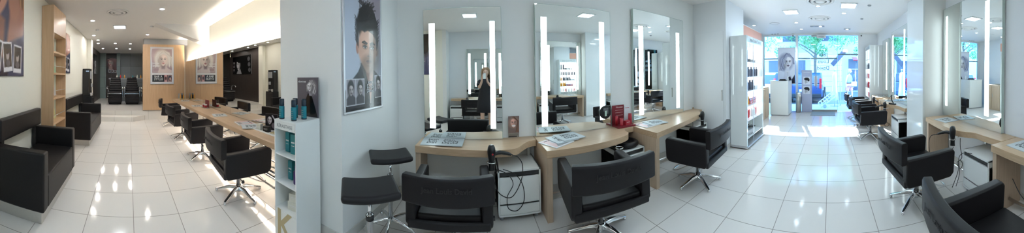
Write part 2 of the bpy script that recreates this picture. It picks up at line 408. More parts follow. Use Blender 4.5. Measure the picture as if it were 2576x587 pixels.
# ------------------------------------------------------------------ shop front: glass panes and doors
def pane(name, y0, y1, z0=.03, z1=2.86, rail=1.97, door=False):
    o = MB().box(8.375, 8.385, y0+.004, y1-.004, z0, z1).build(name, 'shopglass'); o['kind'] = 'structure'
    MB().box(8.372, 8.388, y0, y0+.006, z0, z1).box(8.372, 8.388, y1-.006, y1, z0, z1).build('pane_edge', 'glassedge', o)
    if rail: MB().box(8.388, 8.40, y0, y1, rail, rail+.05).build('glazing_rail', 'whiteg', o)
    if door:
        MB().box(8.36, 8.40, y0, y1, .0, .07).build('bottom_rail', 'steel', o, bev=.004)
        MB().box(8.36, 8.40, y1-.3, y1-.02, 2.80, 2.86).build('patch_fitting', 'steel', o, bev=.003)
    return o
pane('window_1', 1.32, 2.56)
w2 = pane('window_2', .76, 1.23)
d2 = pane('door_2', -.25, .745, .01, 2.84, door=True)
MB().cyl((8.33, .55, .85), (8.33, .55, 1.45), .016, mi=0).cyl((8.33, .55, .92), (8.385, .55, .92), .01).cyl((8.33, .55, 1.38), (8.385, .55, 1.38), .01).build('pull_bar', 'steel', d2)
MB().box(8.355, 8.372, .50, .62, .95, 1.33).build('door_notice', 'paperw', d2, label='pale notice panel on the glass door')
w3 = pane('window_3', -1.03, -.255, rail=2.12)
MB().text('Jean', .20, T(8.386, .28, 2.13) @ RZ(90) @ RX(90), 0, .001).text('Louis', .20, T(8.386, .28, 1.88) @ RZ(90) @ RX(90), 0, .001).text('David', .20, T(8.386, .28, 1.63) @ RZ(90) @ RX(90), 0, .001).build('window_lettering', 'inkgrey', d2, label='three lines of black lettering seen reversed from inside')
mt = MB().box(7.55, 8.3, -.15, .70, .001, .014).build('door_mat', 'inkgrey', bev=.003)
tag(mt, 'flat grey door mat on the floor inside the glass door', 'mat')
dc = thing('door_closer', 'small white box above the glass door under the ceiling', 'door closer', (8.28, .35, 2.74))
MB().box(-.04, .04, -.17, .17, 0, .13).build('housing', 'paperw', dc, bev=.01); MB().box(-.05, -.03, -.10, .10, .02, .05).build('cover_strip', 'grey', dc, bev=.003)
# ------------------------------------------------------------------ lamps in the ceiling
def panel_lamp(x, y, label, s=.15):
    t = thing('ceiling_panel_lamp', label, 'ceiling lamp', (x, y, CEIL), group='square ceiling lamps')
    MB().box(-s-.03, s+.03, -s-.03, -s, -.02, 0).box(-s-.03, s+.03, s, s+.03, -.02, 0).box(-s-.03, -s, -s, s, -.02, 0).box(s, s+.03, -s, s, -.02, 0).build('frame', 'wallb', t, bev=.003)
    MB().box(-s, s, -s, s, -.012, 0).build('diffuser', 'panel' if x < -2 else 'panelc', t)
    return t
panel_lamp(-6.15, -.25, 'bright square lamp in the ceiling in front of the wash area step')
panel_lamp(-3.3, .1, 'square lamp in the ceiling over the aisle beside the styling bar')
panel_lamp(-.33, .05, 'square ceiling lamp seen at the top of the first wall mirror')
panel_lamp(2.5, .5, 'square ceiling lamp seen at the top of the second wall mirror')
panel_lamp(5.2, .93, 'square ceiling lamp nearer the product shelf, left of the pair by the entrance')
panel_lamp(4.75, -.38, 'square ceiling lamp nearer the right wall, right of the pair by the entrance')
def Zp(px, py, z):
    az = (px-X0_)/F_; v = (Y0_-py)/F_; d = (_c*sin(az)+_s*v, cos(az), -_s*sin(az)+_c*v); t = (z-H)/d[2]; return d[0]*t, d[1]*t
dl0 = None
def downlight(x, y, label, warm=True, r=.045):
    global dl0
    t = thing('downlight', label, 'downlight', (x, y, CEIL), group='round downlights')
    MB().lathe([(r+.016, 0), (r+.016, -.006), (r, -.010), (r, 0)], seg=16, cap=False).build('trim_ring', 'wallb', t)
    MB().lathe([(r, -.006), (r*.6, -.008)], seg=16).build('lamp', 'down' if warm else 'downw', t)
    return t
for px, py, lb in ((233, 52, 'round downlight nearest the leaflet rack'), (236, 89, 'round downlight in front of the cream pilaster'), (408, 22, 'round downlight nearest the camera over the bar aisle'),
                   (371, 87, 'round downlight left of the white soffit tip'), (247, 109, 'downlight left in the row before the wash area'), (290, 109, 'downlight in the middle of the row before the wash area'),
                   (328, 110, 'downlight right in the row before the wash area'), (259, 122, 'farthest downlight on the left above the wash chairs'), (293, 122, 'farthest downlight in the middle above the wash chairs'),
                   (327, 123, 'farthest downlight on the right above the wash chairs')):
    x, y = Zp(px, py, CEIL); x = max(x, -12.6); downlight(x, y, lb)
for px, py, lb in ((2058, 15, 'downlight in front of the large ceiling vent'), (2123, 33, 'downlight behind the right square lamp near the entrance'), (2003, 57, 'downlight left of the small ceiling vent'),
                   (2016, 73, 'small downlight over the reception desk'), (1897, 64, 'downlight above the wood header by the product shelf')):
    x, y = Zp(px, py, CEIL); downlight(min(x, 8.1), y, lb, False)
downlight(-.75, .9, 'downlight seen left of the square lamp in the first wall mirror', False)
downlight(1.1, 1.0, 'downlight seen left in the second wall mirror', False)
downlight(3.0, 1.2, 'downlight seen left in the third wall mirror', False)
downlight(-8.25, -1.15, 'downlight washing the cream pilaster by the wash area')
def diffuser(x, y, r, label):
    t = thing('air_diffuser', label, 'ceiling vent', (x, y, CEIL), group='round ceiling vents')
    MB().lathe([(r, 0), (r, -.012), (r*.86, -.022), (r*.80, -.004)], seg=32, cap=False).build('outer_ring', 'ceil', t)
    MB().lathe([(r*.70, -.005), (r*.68, -.022), (r*.52, -.03), (r*.48, -.006)], seg=32, cap=False).build('cone_ring', 'ceil', t)
    MB().lathe([(r*.82, -.001), (r*.1, -.0012)], seg=32).build('throat', 'inkgrey', t)
    MB().lathe([(r*.36, -.004), (r*.32, -.026), (r*.05, -.03)], seg=24).build('centre_cone', 'ceil', t)
x, y = Zp(297, 31, CEIL); diffuser(x, y, .24, 'round ceiling vent above the aisle by the benches')
x, y = Zp(2063, 0, CEIL); diffuser(x+.05, y, .28, 'large round ceiling vent cut by the top of the picture')
x, y = Zp(2062, 46, CEIL); diffuser(x, y, .30, 'round ceiling vent between lamps near the glass door')
x, y = Zp(1949, 59, CEIL)
t = thing('ceiling_speaker', 'flat pale round ceiling speaker above the reception desk', 'speaker', (x, y, CEIL)); MB().lathe([(.13, 0), (.13, -.006), (.11, -.01)], seg=24, cap=True).build('grille', 'ceil', t); MB().lathe([(.135, 0), (.15, -.004), (.135, -.008)], seg=24, cap=False).build('rim', 'wallb', t)
def spotbox(px, py, n, label):
    x, y = Zp(px, py, CEIL); x = min(x, 8.0)
    t = thing('recessed_spot', label, 'spotlight', (x, y, CEIL)); MB().box(-.06, .06, -.11*n, .11*n, -.014, 0).build('frame', 'grey', t, bev=.003)
    for i in range(n): MB().lathe([(.045, -.012), (.03, -.018)], c=(0, (i-(n-1)/2)*.2, 0), seg=14).build('lamp', 'downw' if i == 0 else 'silver', t)
spotbox(2056, 66, 2, 'twin recessed spotlight in front of the glass door'); spotbox(2131, 73, 1, 'single recessed spotlight near the wall camera')
for i, px in enumerate((1943, 1954, 1965)):
    x, y = Zp(px, 86, CEIL); x = min(x, 8.15)
    t = tag(MB().lathe([(.035, 0), (.035, -.012), (.02, -.016)], c=(0, 0, 0), seg=12).build('ceiling_spot', 'grey'), ('left', 'middle', 'right')[i]+' one of three tiny ceiling spots above the window', 'spotlight', 'tiny spots over the window'); t.location = (x, y+.05*i, CEIL)
for px, py, lb in ((245, 75, 'small smoke detector left of the square lamp'), (382, 66, 'small ceiling sensor by the soffit tip')):
    x, y = Zp(px, py, CEIL); t = thing('smoke_detector', lb, 'smoke detector', (x, y, CEIL)); MB().lathe([(.05, 0), (.05, -.02), (.03, -.035)], seg=16).build('housing', 'wallb', t); MB().lathe([(.052, -.012), (.052, -.016)], seg=16).build('sensor_slot', 'grey', t)
for px, py, lb in ((2187, 13, 'ceiling sensor near the right wall'), (2168, 47, 'far ceiling sensor near the right wall')):
    x, y = Zp(px, py, CEIL); t = thing('smoke_detector', lb, 'smoke detector', (x, y, CEIL)); MB().lathe([(.04, 0), (.04, -.015), (.025, -.025)], seg=16).build('housing', 'grey', t)
def camdome(x, y, z, label, d):
    t = thing('security_camera', label, 'camera', (x, y, z)); MB().lathe([(.05, .05), (.05, 0), (.035, -.01)], seg=16).build('base', 'white', t)
    MB().cyl((0, 0, 0), (d[0]*.07, d[1]*.07, -.05), .028, .034).build('body', 'whiteg', t); MB().cyl((d[0]*.065, d[1]*.065, -.046), (d[0]*.075, d[1]*.075, -.054), .024).build('lens', 'black', t)
camdome(8.22, -1.12, 2.87, 'white security camera in the corner at the right of the shop front', (-1, 0)); camdome(8.22, 1.40, 2.87, 'white security camera above the window post', (-1, -.2))
# ------------------------------------------------------------------ styling bar: mirror, lights, top
mt = thing('bar_mirror', 'long wall mirror behind the styling bar', 'mirror', (0, 2.05, 0))
MB().box(-7.97, -6.2, 0, .012, .06, 2.09).box(-6.195, -4.2, 0, .012, .06, 2.09).box(-4.195, -2.06, 0, .012, .06, 2.09).build('mirror_glass', 'mirrorb', mt)
MB().box(-7.97, -2.06, .014, .105, .10, 1.94).build('backing', 'grey', mt); MB().box(-7.97, -2.06, -.03, .004, .03, .06).build('bottom_rail', 'chrome', mt, bev=.004)
MB().box(-7.9, -2.1, .03, .08, 1.945, 1.97).build('cove_light', 'cove', mt, label='warm light strip behind the top edge')
bt = thing('styling_bar', 'long beech styling bar with black chairs along it', 'bar', (0, 0, 0))
MB().box(-7.97, -2.06, 1.57, 2.045, .67, .74).build('worktop', 'wood', bt, bev=.004)
MB().box(-2.14, -2.09, 1.9, 2.03, 0, .67).box(-5.0, -4.95, 1.9, 2.03, 0, .67).box(-7.9, -7.85, 1.7, 2.03, 0, .67).build('leg', 'grey', bt)
MB().box(-7.8, -2.2, 1.90, 1.96, .655, .67).build('under_light', 'under', bt, label='warm light strip under the bar')
MB().tube([(-7.8, 1.86, .11), (-2.1, 1.86, .11)], .016, sub=0).box(-2.13, -2.11, 1.86, 1.95, .1, .12).build('foot_rail', 'chrome', bt)
# wood panel at the end of the bar
wp = thing('room_divider', 'tall warm wood partition panel on the platform edge', 'partition', (-8.02, 0, .325))
MB().box(-.09, 0, .50, 2.04, 0, 2.39).build('board', 'orange', wp, bev=.003); MB().box(-.09, .002, .50, 2.04, -.0, .012).build('base_strip', 'blackm', wp)
# ------------------------------------------------------------------ sky, sun
W = bpy.data.worlds.new('sky'); SC.world = W; W.use_nodes = True
nt = W.node_tree; bg = nt.nodes['Background']
tc = nt.nodes.new('ShaderNodeTexCoord'); sp = nt.nodes.new('ShaderNodeSeparateXYZ'); nt.links.new(tc.outputs['Generated'], sp.inputs[0])
cr = nt.nodes.new('ShaderNodeValToRGB'); cr.color_ramp.elements[0].color = (.36, .66, 1, 1); cr.color_ramp.elements[1].color = (.17, .44, 1, 1); nt.links.new(sp.outputs['Z'], cr.inputs[0]); nt.links.new(cr.outputs[0], bg.inputs[0])
bg.inputs[1].default_value = SKY
sd = bpy.data.lights.new('sun', 'SUN'); sd.energy = SUN; sd.angle = .009; sd.color = (1, .97, .92)
so = bpy.data.objects.new('sun', sd); COL.objects.link(so); so.rotation_euler = Vector((-1, -.25, -.86)).to_track_quat('-Z', 'Y').to_euler()
# ------------------------------------------------------------------ styling chair (faces +Y, origin on the floor under its column)
def arc(n=14, w=.36, y0=-.315, bow=.05):
    out = []
    for i in range(n+1):
        x = -w+2*w*i/n; t = x/w; y = y0-bow*(1-t*t); dx, dy = 1, 2*bow*x/w/w; L = hypot(dx, dy); out.append((x, y, dx/L, dy/L))
    return out
def make_chair(name, label):
    t = thing(name, label, 'chair', group=None)
    for s in (-1, 1):   # side panels that carry the arms
        pts = [(-.27, .36), (.24, .36), (.285, .40), (.30, .63), (.27, .665), (-.29, .645), (-.30, .40)]
        mb = MB(); X = Matrix(((0, 0, 1, .27 if s > 0 else -.36), (1, 0, 0, 0), (0, 1, 0, 0), (0, 0, 0, 1)))
        mb.prism(pts, 0, .09, X=X).build('armrest', 'leather', t, bev=.018, seg=3)
    MB().box(-.272, .272, -.27, .29, .36, .47).build('seat', 'leather', t, bev=.02, seg=3)
    MB().box(-.34, .34, -.31, -.265, .36, .43).build('lower_back_rail', 'leather', t, bev=.015)
    pr = [(-.035, .60), (.03, .60), (.035, .615), (.035, .80), (.025, .82), (-.03, .82), (-.04, .80), (-.04, .615)]
    bk = MB().sweep(arc(), pr).build('backrest', 'leather', t, bev=.006)
    MB().text('Jean Louis David', .058, T(0, -.407, .735) @ RX(88), 0, .0012).build('lettering', 'logo', bk, label='dark tone-on-tone lettering on the back')
    MB().lathe([(.032, .10), (.032, .27), (.045, .275), (.045, .30)], seg=16).lathe([(.10, .315), (.11, .33), (.11, .36)], seg=16).lathe([(.022, .30), (.022, .32)], seg=12).build('column', 'chrome', t)
    st = MB().lathe([(.05, .055), (.055, .09), (.036, .125)], seg=16).build('base_hub', 'chrome', t)
    for k in range(5):
        a = 2*pi*k/5+.3; c, s = cos(a), sin(a); mb = MB()
        path = [(.03, .088, .030, .022), (.12, .082, .027, .018), (.22, .055, .024, .014), (.30, .032, .021, .011), (.325, .026, .014, .009)]
        R = []
        for r, z, w, h in path: R.append([mb.bm.verts.new((c*r-s*q*w, s*r+c*q*w, z+e*h)) for q, e in ((-1, -.6), (-.7, 1), (.7, 1), (1, -.6))])
        for A, B in zip(R, R[1:]):
            for i in range(4): mb.bm.faces.new((A[i], A[(i+1) % 4], B[(i+1) % 4], B[i]))
        mb.bm.faces.new(R[0]); mb.bm.faces.new(R[-1][::-1])
        lg = mb.build('base_leg', 'chrome', t, bev=.006)
        MB().lathe([(.014, 0), (.018, .004), (.018, .016), (.01, .022)], c=(c*.305, s*.305, 0), seg=12).build('glide', 'chrome', lg)
    MB().tube([(-.10, -.08, .33), (-.17, .02, .30), (-.17, .22, .19), (-.13, .32, .16), (.13, .32, .16), (.17, .22, .19), (.17, .02, .30), (.10, -.08, .33)], .009, sub=4).build('footrest', 'chrome', t)
    MB().tube([(.10, -.1, .335), (.37, -.10, .335)], .006, sub=0).box(.365, .39, -.115, -.085, .32, .35).build('pump_lever', 'black', t, bev=.003)
    return t
chair0 = make_chair('styling_chair', 'black leather styling chair nearest the camera along the styling bar')
chair0.location = (-2.58, 1.37, 0); chair0.rotation_euler.z = radians(-6)
chair0['group'] = 'black styling chairs'
def chair(x, y, r, label, s=1.): return dup(chair0, label, (x, y, 0), r, 'black styling chairs', s)
chair(-4.05, 1.38, -4, 'second black styling chair along the bar, counted from the camera')
chair(-5.5, 1.34, 4, 'third black styling chair along the bar, counted from the camera')
chair(-7.0, 1.34, -10, 'farthest black styling chair, beside the wood partition panel')
chair(-.26, 1.94, 2, 'black styling chair seen from behind, beside the two square stools', .94)
chair(1.07, 1.80, -9, 'black styling chair seen from behind in front of the second wall mirror')
chair(2.53, 1.72, 7, 'black styling chair under the third wall mirror, turned towards the wall door')
chair(2.42, -.98, 186, 'black styling chair on the right with a hair dryer hanging over its arm')
chair(.97, -.93, 178, 'black styling chair cut by the right edge of the picture', 1.0)
chair(-.30, -1.18, 180, 'black styling chair behind the photographer, seen in the first wall mirror')
chair(5.02, -.90, 184, 'black styling chair beyond the white gloss column, nearest it')
chair(7.05, -.84, 182, 'farthest black styling chair near the right product shelf')
chair(6.05, -.90, 180, 'middle one of the black chairs beyond the white gloss column')
# ------------------------------------------------------------------ benches
def bench(x0, x1, yf, label, rot=0):
    """x0 < x1; yf is the front plane, the back stands near the wall"""
    L = x1-x0; d = .64
    t = thing('waiting_bench', label, 'bench', ((x0+x1)/2, yf-d/2, 0), rot, 'black waiting benches'); h = L/2
    MB().box(-h+.03, h-.03, -d/2+.02, d/2-.035, 0, .125).build('plinth', 'steel', t, bev=.004)
    MB().box(-h+.13, h-.13, -d/2+.06, d/2, .125, .47).build('seat', 'leather2', t, bev=.018, seg=3)
    for s in (-1, 1): MB().box(min(s*h, s*(h-.13)), max(s*h, s*(h-.13)), -d/2, d/2, .125, .735).build('armrest', 'leather2', t, bev=.022, seg=3)
    MB().box(-h+.05, h-.05, -d/2-.0, -d/2+.09, .76, 1.02).build('backrest', 'leather2', t, bev=.022, seg=3)
    MB().box(-h+.14, -h+.2, -d/2+.0, -d/2+.04, .4, .78).box(h-.2, h-.14, -d/2+.0, -d/2+.04, .4, .78).build('back_support', 'blackm', t)
bench(-3.42, -2.12, -.84, 'large black leather bench on a steel plinth nearest the camera')
bench(-6.75, -4.86, -.84, 'black leather bench beyond the leaflet rack', 0)
# ------------------------------------------------------------------ leaflet rack
t = thing('leaflet_rack', 'tall beech leaflet rack standing against the cream wall between the benches', 'rack', (-4.0, -1.385, 0))
MB().box(.355, .375, -.11, .115, 0, 2.78).box(-.375, -.355, -.11, .115, 0, 2.78).box(-.355, .355, -.11, -.095, 0, 2.78).build('case', 'orange', t, bev=.002)
MB().box(-.355, .355, -.095, .115, 2.30, 2.78).build('header_panel', 'orange', t, bev=.002)
lf = []
for i, z in enumerate((.30, .72, 1.16, 1.60, 1.98)):
    if i < 4 or True:
        MB().box(-.355, .355, -.095, .112, z-.035, z).build('shelf', 'orange', t, bev=.002)
    if i < 4: MB().tube([(-.35, .1, z+.12), (.35, .1, z+.12)], .006, sub=0).build('retaining_bar', 'steel', t)
MB().box(-.355, .355, -.094, -.088, .3, 2.30).build('glass_back', mat('pale_green_back', (.72, .80, .70), .2), t)
cols = [(.55, .55, .58), (.7, .45, .4), (.25, .3, .4), (.35, .6, .4), (.75, .72, .7), (.6, .6, .3), (.3, .5, .6), (.65, .5, .55)]
ci = 0
for z, n in ((.30, 3), (.72, 3), (1.16, 3), (1.60, 3)):
    for k in range(n):
        m = mat('leaflet_print', cols[ci % 8], .4, var=.25, scale=25); ci += 1
        X = T(-3.74-.20*k, -1.42+.0*k, z+.003) @ RZ(-8+6*k) @ RX(14)
        o = MB().box(-.085, .085, 0, .006, 0, .27).box(-.07, .07, .006, .0065, .18, .24, 1).build('leaflet', [m, M['paperw']], X=X)
        tag(o, ('coloured leaflet leaning on the %s shelf of the beech rack' % ('lowest', 'second lowest', 'middle', 'top')[(.30, .72, 1.16, 1.60).index(z)]), 'leaflet', 'leaflets on the %s rack shelf' % ('lowest', 'second lowest', 'middle', 'top')[(.30, .72, 1.16, 1.60).index(z)])
# ------------------------------------------------------------------ drinks machine
t = thing('drinks_machine', 'black drinks machine standing on a black cabinet beyond the benches', 'drinks machine', (-7.3, -1.36, .92))
mb = MB(); mb.prism([(-.2, -.13), (.2, -.13), (.2, .06), (.12, .12), (-.12, .12), (-.2, .06)], 0, .88).build('housing', 'black', t, bev=.02)
MB().box(-.14, .14, .10, .13, .55, .80).build('front_panel', 'grey', t, bev=.008); MB().box(.198, .204, -.02, .08, .78, .82).build('badge', mat('pale_blue_badge', (.4, .55, .75), .4), t)
MB().box(-.05, .05, .11, .16, .28, .40).box(-.1, .1, .1, .17, .05, .08).build('spout', 'grey', t, bev=.006)
t = thing('machine_cabinet', 'black cabinet under the drinks machine', 'cabinet', (-7.3, -1.34, 0))
MB().box(-.24, .24, -.15, .15, 0, .92).build('body', 'black', t, bev=.01); MB().box(-.22, .22, .15, .165, .06, .86).build('door', 'black', t, bev=.004); MB().box(.14, .16, .165, .185, .5, .66).build('handle', 'steel', t)
c = MB().lathe([(.03, 0), (.038, .10), (.04, .102)], seg=14).build('paper_cup', 'paperw'); c.location = (-7.14, -1.225, .92); tag(c, 'white paper cup on the black cabinet beside the drinks machine', 'cup')
# ------------------------------------------------------------------ mirror stations
TZ = .74
def curve2(pts, corners): # smooth polygon outline, keeping the listed indices sharp
    n = len(pts); out = []
    for i in range(n):
        a, b = Vector(pts[i]), Vector(pts[(i+1) % n]); out.append(a)
        if i in corners and (i+1) % n in corners: continue
        p0 = Vector(pts[i-1]) if i not in corners else a; p3 = Vector(pts[(i+2) % n]) if (i+1) % n not in corners else b
        for k in range(1, 6):
            u = k/6; out.append(.5*((2*a)+(b-p0)*u+(2*p0-5*a+4*b-p3)*u*u+(3*a-p0-3*b+p3)*u**3))
    return [(p.x, p.y) for p in out]
def station(pts, corners, leg, label, rail=None, holder=None, m='wood'):
    """tabletop outline in world coordinates; origin = the outline's own first point"""
    ox, oy = pts[0]
    t = thing('mirror_table', label, 'table', (ox, oy, 0), group='beech mirror tables')
    P = curve2([(x-ox, y-oy) for x, y in pts], corners)
    MB().prism(P, TZ-.075, TZ, smooth=False).build('tabletop', m, t, bev=.004)
    x0, x1, y0, y1 = leg
    MB().box(x0-ox, x1-ox, y0-oy, y1-oy, 0, TZ-.076).build('leg', 'woodz', t, bev=.003)
    if rail:
        (a, b) = rail; MB().tube([(a[0]-ox, a[1]-oy, .10), (b[0]-ox, b[1]-oy, .10)], .018, sub=0).build('foot_rail', 'chrome', t)
    if holder:
        hx, hy = holder[0]-ox, holder[1]-oy
        ux, uy = holder[2]
        mb = MB().tube([(hx+.045*cos(a), hy+.045*sin(a), .645) for a in [2*pi*k/16 for k in range(16)]], .004, sub=0, closed=True, seg=6)
        mb.tube([(hx+ux*.045, hy+uy*.045, .645), (hx+ux*.10, hy+uy*.10, .66), (hx+ux*.14, hy+uy*.14, .664)], .005, sub=3)
        mb.build('dryer_holder', 'chrome', t)
    return t
station([(-.72, 2.715), (-.72, 2.37), (-.4, 2.33), (-.05, 2.29), (.22, 2.275), (.37, 2.31), (.46, 2.42), (.55, 2.52), (.643, 2.54), (.643, 2.715)], {0, 1, 8, 9}, (-.72, -.66, 2.39, 2.70),
        'beech mirror table with two silver magazines at its left end', ((-.66, 2.50), (.17, 2.50)), (.105, 2.22, (.35, .9)))
station([(.65, 2.715), (.65, 2.135), (1.05, 2.12), (1.42, 2.14), (1.66, 2.19), (1.77, 2.27), (1.80, 2.38), (1.88, 2.47), (2.03, 2.48), (2.03, 2.715)], {0, 1, 8, 9}, (.655, .715, 2.15, 2.70),
        'beech mirror table carrying the red product display', ((.71, 2.50), (1.60, 2.50)), (1.50, 2.10, (0, 1)))
station([(2.035, 2.715), (2.02, 2.0), (2.7, 2.12), (3.36, 2.25), (3.55, 2.34), (3.68, 2.46), (3.84, 2.50), (3.84, 2.715)], {0, 1, 6, 7}, (2.025, 2.085, 2.02, 2.70),
        'beech mirror table below the third wall mirror', ((2.085, 2.5), (3.2, 2.5)), (3.36, 2.20, (0, 1)))
MB().box(1.76, 1.80, -.012, 0, TZ, TZ+.03).build('upstand', 'wood', bpy.data.objects['mirror_table.002'])
def rot180(pts, xr, y): # outline of a table on the facing wall: leg at high x
    return [(xr-(p[0]), y+p[1]) for p in pts]
gen = lambda L, D=.5, d=.22: [(0, 0), (0, D), (L*.25, D+.02), (L*.48, D+.02), (L*.62, D-.03), (L*.72, D-.14), (L*.82, d+.02), (L, d), (L, 0)]
def rstation(xr, yw, L, D, label, holder=True, d=.22, depth2=None):
    P = rot180(gen(L, D, d), xr, yw+.005)
    return station(P, {0, 1, 7, 8}, (xr-.06, xr, yw+.01, yw+D-.02), label, ((xr-.06, yw+.2), (xr-L*.6, yw+.2)), (xr-L*.60, yw+D+.075, (0, -1)) if holder else None)
rstation(3.46, -1.995, 1.66, .42, 'beech mirror table at the right with one silver magazine at its corner', d=.25)
rstation(1.79, -1.995, 1.50, .42, 'beech mirror table cut by the right edge of the picture')
rstation(.28, -1.995, 1.40, .42, 'beech mirror table behind the photographer, seen in the first wall mirror')
rstation(6.02, -1.745, 1.62, .42, 'beech mirror table beyond the white gloss column')
rstation(7.12, -1.745, 1.02, .42, 'farthest beech mirror table beside the right product shelf', False)
def wall_mirror(x0, x1, y, z1, lights, label, s=1, lz=(.88, 2.2), rot=0):
    """s=1 faces -Y, s=-1 faces +Y"""
    t = thing('wall_mirror', label, 'mirror', ((x0+x1)/2, y, TZ), rot, 'lit wall mirrors'); h = (x1-x0)/2; D = .055; f = -s
    def yb(a, b): return min(a*f, b*f), max(a*f, b*f)
    a, b = yb(0.003, D-.006); MB().box(-h, h, a, b, .003, z1-TZ).build('casing', 'white', t)
    a, b = yb(D-.006, D); MB().box(-h, h, a, b, .003, z1-TZ).build('mirror_glass', ['mirror'], t)
    MB().box(-h-.004, -h, *yb(0.01, D+.001), .003, z1-TZ).box(h, h+.004, *yb(.01, D+.001), .003, z1-TZ).box(-h, h, *yb(.01, D+.001), z1-TZ, z1-TZ+.004).build('edge_trim', 'medge', t)
    for lx, w in lights:
        a, b = yb(D, D+.003); MB().box(lx-(x0+x1)/2-w/2, lx-(x0+x1)/2+w/2, a, b, lz[0]-TZ, lz[1]-TZ).build('light_tube', 'tube', t)
    return t
wall_mirror(-.68, .26, 2.715, 2.32, [(-.575, .072), (.155, .06)], 'first wall mirror with two light tubes, showing the photographer', 1, (.87, 2.15), -1.15)
wall_mirror(.68, 1.76, 2.715, 2.38, [(.79, .075), (1.62, .075)], 'second wall mirror with two light tubes and a round black hand mirror hanging on it', 1, (.86, 2.22))
wall_mirror(2.19, 3.42, 2.715, 2.50, [(2.345, .09), (3.26, .09)], 'third wall mirror with two light tubes, nearest the entrance', 1, (.84, 2.25))
wall_mirror(2.02, 3.52, -1.995, 2.62, [(3.40, .06), (2.31, .085)], 'wall mirror on the right beside the gloss column, reflecting the wardrobe', -1, (.92, 2.48))
wall_mirror(.35, 1.5, -1.995, 2.34, [(.47, .07), (1.38, .07)], 'wall mirror behind the chair cut by the right edge', -1, (.88, 2.2))
wall_mirror(-.62, .10, -1.995, 2.34, [(-.52, .07), (.0, .07)], 'wall mirror behind the photographer', -1, (.88, 2.2))
wall_mirror(4.75, 6.05, -1.745, 2.60, [(5.92, .08), (4.95, .08)], 'wall mirror just beyond the gloss column', -1, (.95, 2.5))
wall_mirror(6.40, 7.15, -1.745, 2.50, [(6.62, .08)], 'narrow far wall mirror beside the right product shelf', -1, (.95, 2.4))
# drawer cabinets
def cabinet(x0, x1, y0, y1, z1, s, label, slot=True):
    t = thing('drawer_cabinet', label, 'cabinet', ((x0+x1)/2, (y0+y1)/2, 0), group='white drawer cabinets'); h = (x1-x0)/2; d = (y1-y0)/2; f = -s
    def bx(mb, xa, xb, ya, yb_, za, zb): a, b = sorted((ya*f, yb_*f)); return mb.box(xa, xb, a, b, za, zb)
    mb = MB(); bx(mb, -h, h, -d, d-.012, .05, z1-.075); bx(mb, -h, h, -d, d, z1-.018, z1); bx(mb, -h, -h+.016, -d, d, .05, z1); bx(mb, h-.016, h, -d, d, .05, z1); bx(mb, -h, h, -d, d, .05, .066)
    mb.build('carcass', 'white', t, bev=.002)
    mb = MB(); bx(mb, -h+.02, h-.02, -d+.02, d-.008, z1-.06, z1-.019); mb.build('slot', 'black', t)
    zs = [.07, .07+(z1-.15)*.27, z1-.065]
    for a, b in zip(zs, zs[1:]):
        mb = MB(); bx(mb, -h+.019, h-.019, d-.014, d+.002, a+.012, b-.006); mb.build('drawer', 'white', t, bev=.002)
    mb = MB(); bx(mb, -h+.018, h-.018, d-.03, d-.012, zs[1]-.01, zs[1]+.014); mb.build('finger_gap', 'black', t)
    for sx in (-1, 1):
        for sy in (-1, 1): MB().cyl((sx*(h-.04), sy*(d-.05), 0), (sx*(h-.04), sy*(d-.05), .052), .02).build('foot', 'grey', t)
    mb = MB(); a = sorted(((-d+.06)*f, (-d+.03)*f)); mb.box(h-.06, h-.03, a[0], a[1], z1, .664); mb.build('support_post', 'steel', t)
    return t
cabinet(.17, .62, 2.27, 2.705, .525, 1, 'white drawer cabinet behind the hanging hair dryer cable')
cabinet(1.62, 2.01, 2.23, 2.705, .525, 1, 'white drawer cabinet with a round black cushion on top')
cabinet(3.26, 3.70, 2.30, 2.705, .525, 1, 'white drawer cabinet behind the chair by the wall door')
cabinet(1.86, 2.36, -1.99, -1.60, .525, -1, 'white drawer cabinet at the right under the curved table end')
cabinet(.33, .78, -1.99, -1.60, .525, -1, 'white drawer cabinet outside the right edge of the picture')
cabinet(-1.12, -.72, -1.99, -1.60, .525, -1, 'white drawer cabinet behind the photographer')
cabinet(4.42, 4.95, -1.74, -1.38, .525, -1, 'white drawer cabinet beyond the gloss column')
# round cushion
t = tag(MB().lathe([(.10, 0), (.165, .004), (.19, .03), (.185, .055), (.165, .068), (.13, .072), (.125, .045), (.06, .035)], seg=32).build('booster_cushion', 'leather', bev=0), 'round black booster cushion lying on the white drawer cabinet', 'cushion'); t.location = (1.82, 2.42, .526)
# ------------------------------------------------------------------ hair dryers: barrel points down through the holder ring
def dryer(x, y, z, rot, label, cable, tilt=0):
    t = thing('hair_dryer', label, 'hair dryer', (x, y, z), rot)
    MB().lathe([(.028, -.055), (.034, -.02), (.040, .02), (.042, .055), (.036, .09), (.026, .108), (.012, .114)], seg=20).build('barrel', 'black', t)
    MB().lathe([(.028, -.055), (.024, -.085), (.026, -.135), (.028, -.14)], seg=16, sx=1.25, sy=.7).build('nozzle', 'black', t)
    MB().tube([(.02, 0, .02), (.08, 0, .028), (.15, 0, .012), (.205, 0, -.01)], [.022, .021, .019, .017, .014], seg=10).build('handle', 'black', t)
    MB().lathe([(.009, 0), (.009, .004)], c=(0, 0, 0), X=T(0, -.040, .03) @ RX(90), seg=12).build('button', 'red', t)
    MB().tube([(.205, 0, -.01), (.225, 0, -.017)], .007, sub=0).build('cable_grip', 'blackm', t)
    R = (Matrix.Translation((x, y, z)) @ RZ(rot)).inverted()
    MB().tube([R @ Vector(p) for p in cable], .0042, seg=6, sub=8).build('power_cable', 'blackm', t)
    return t
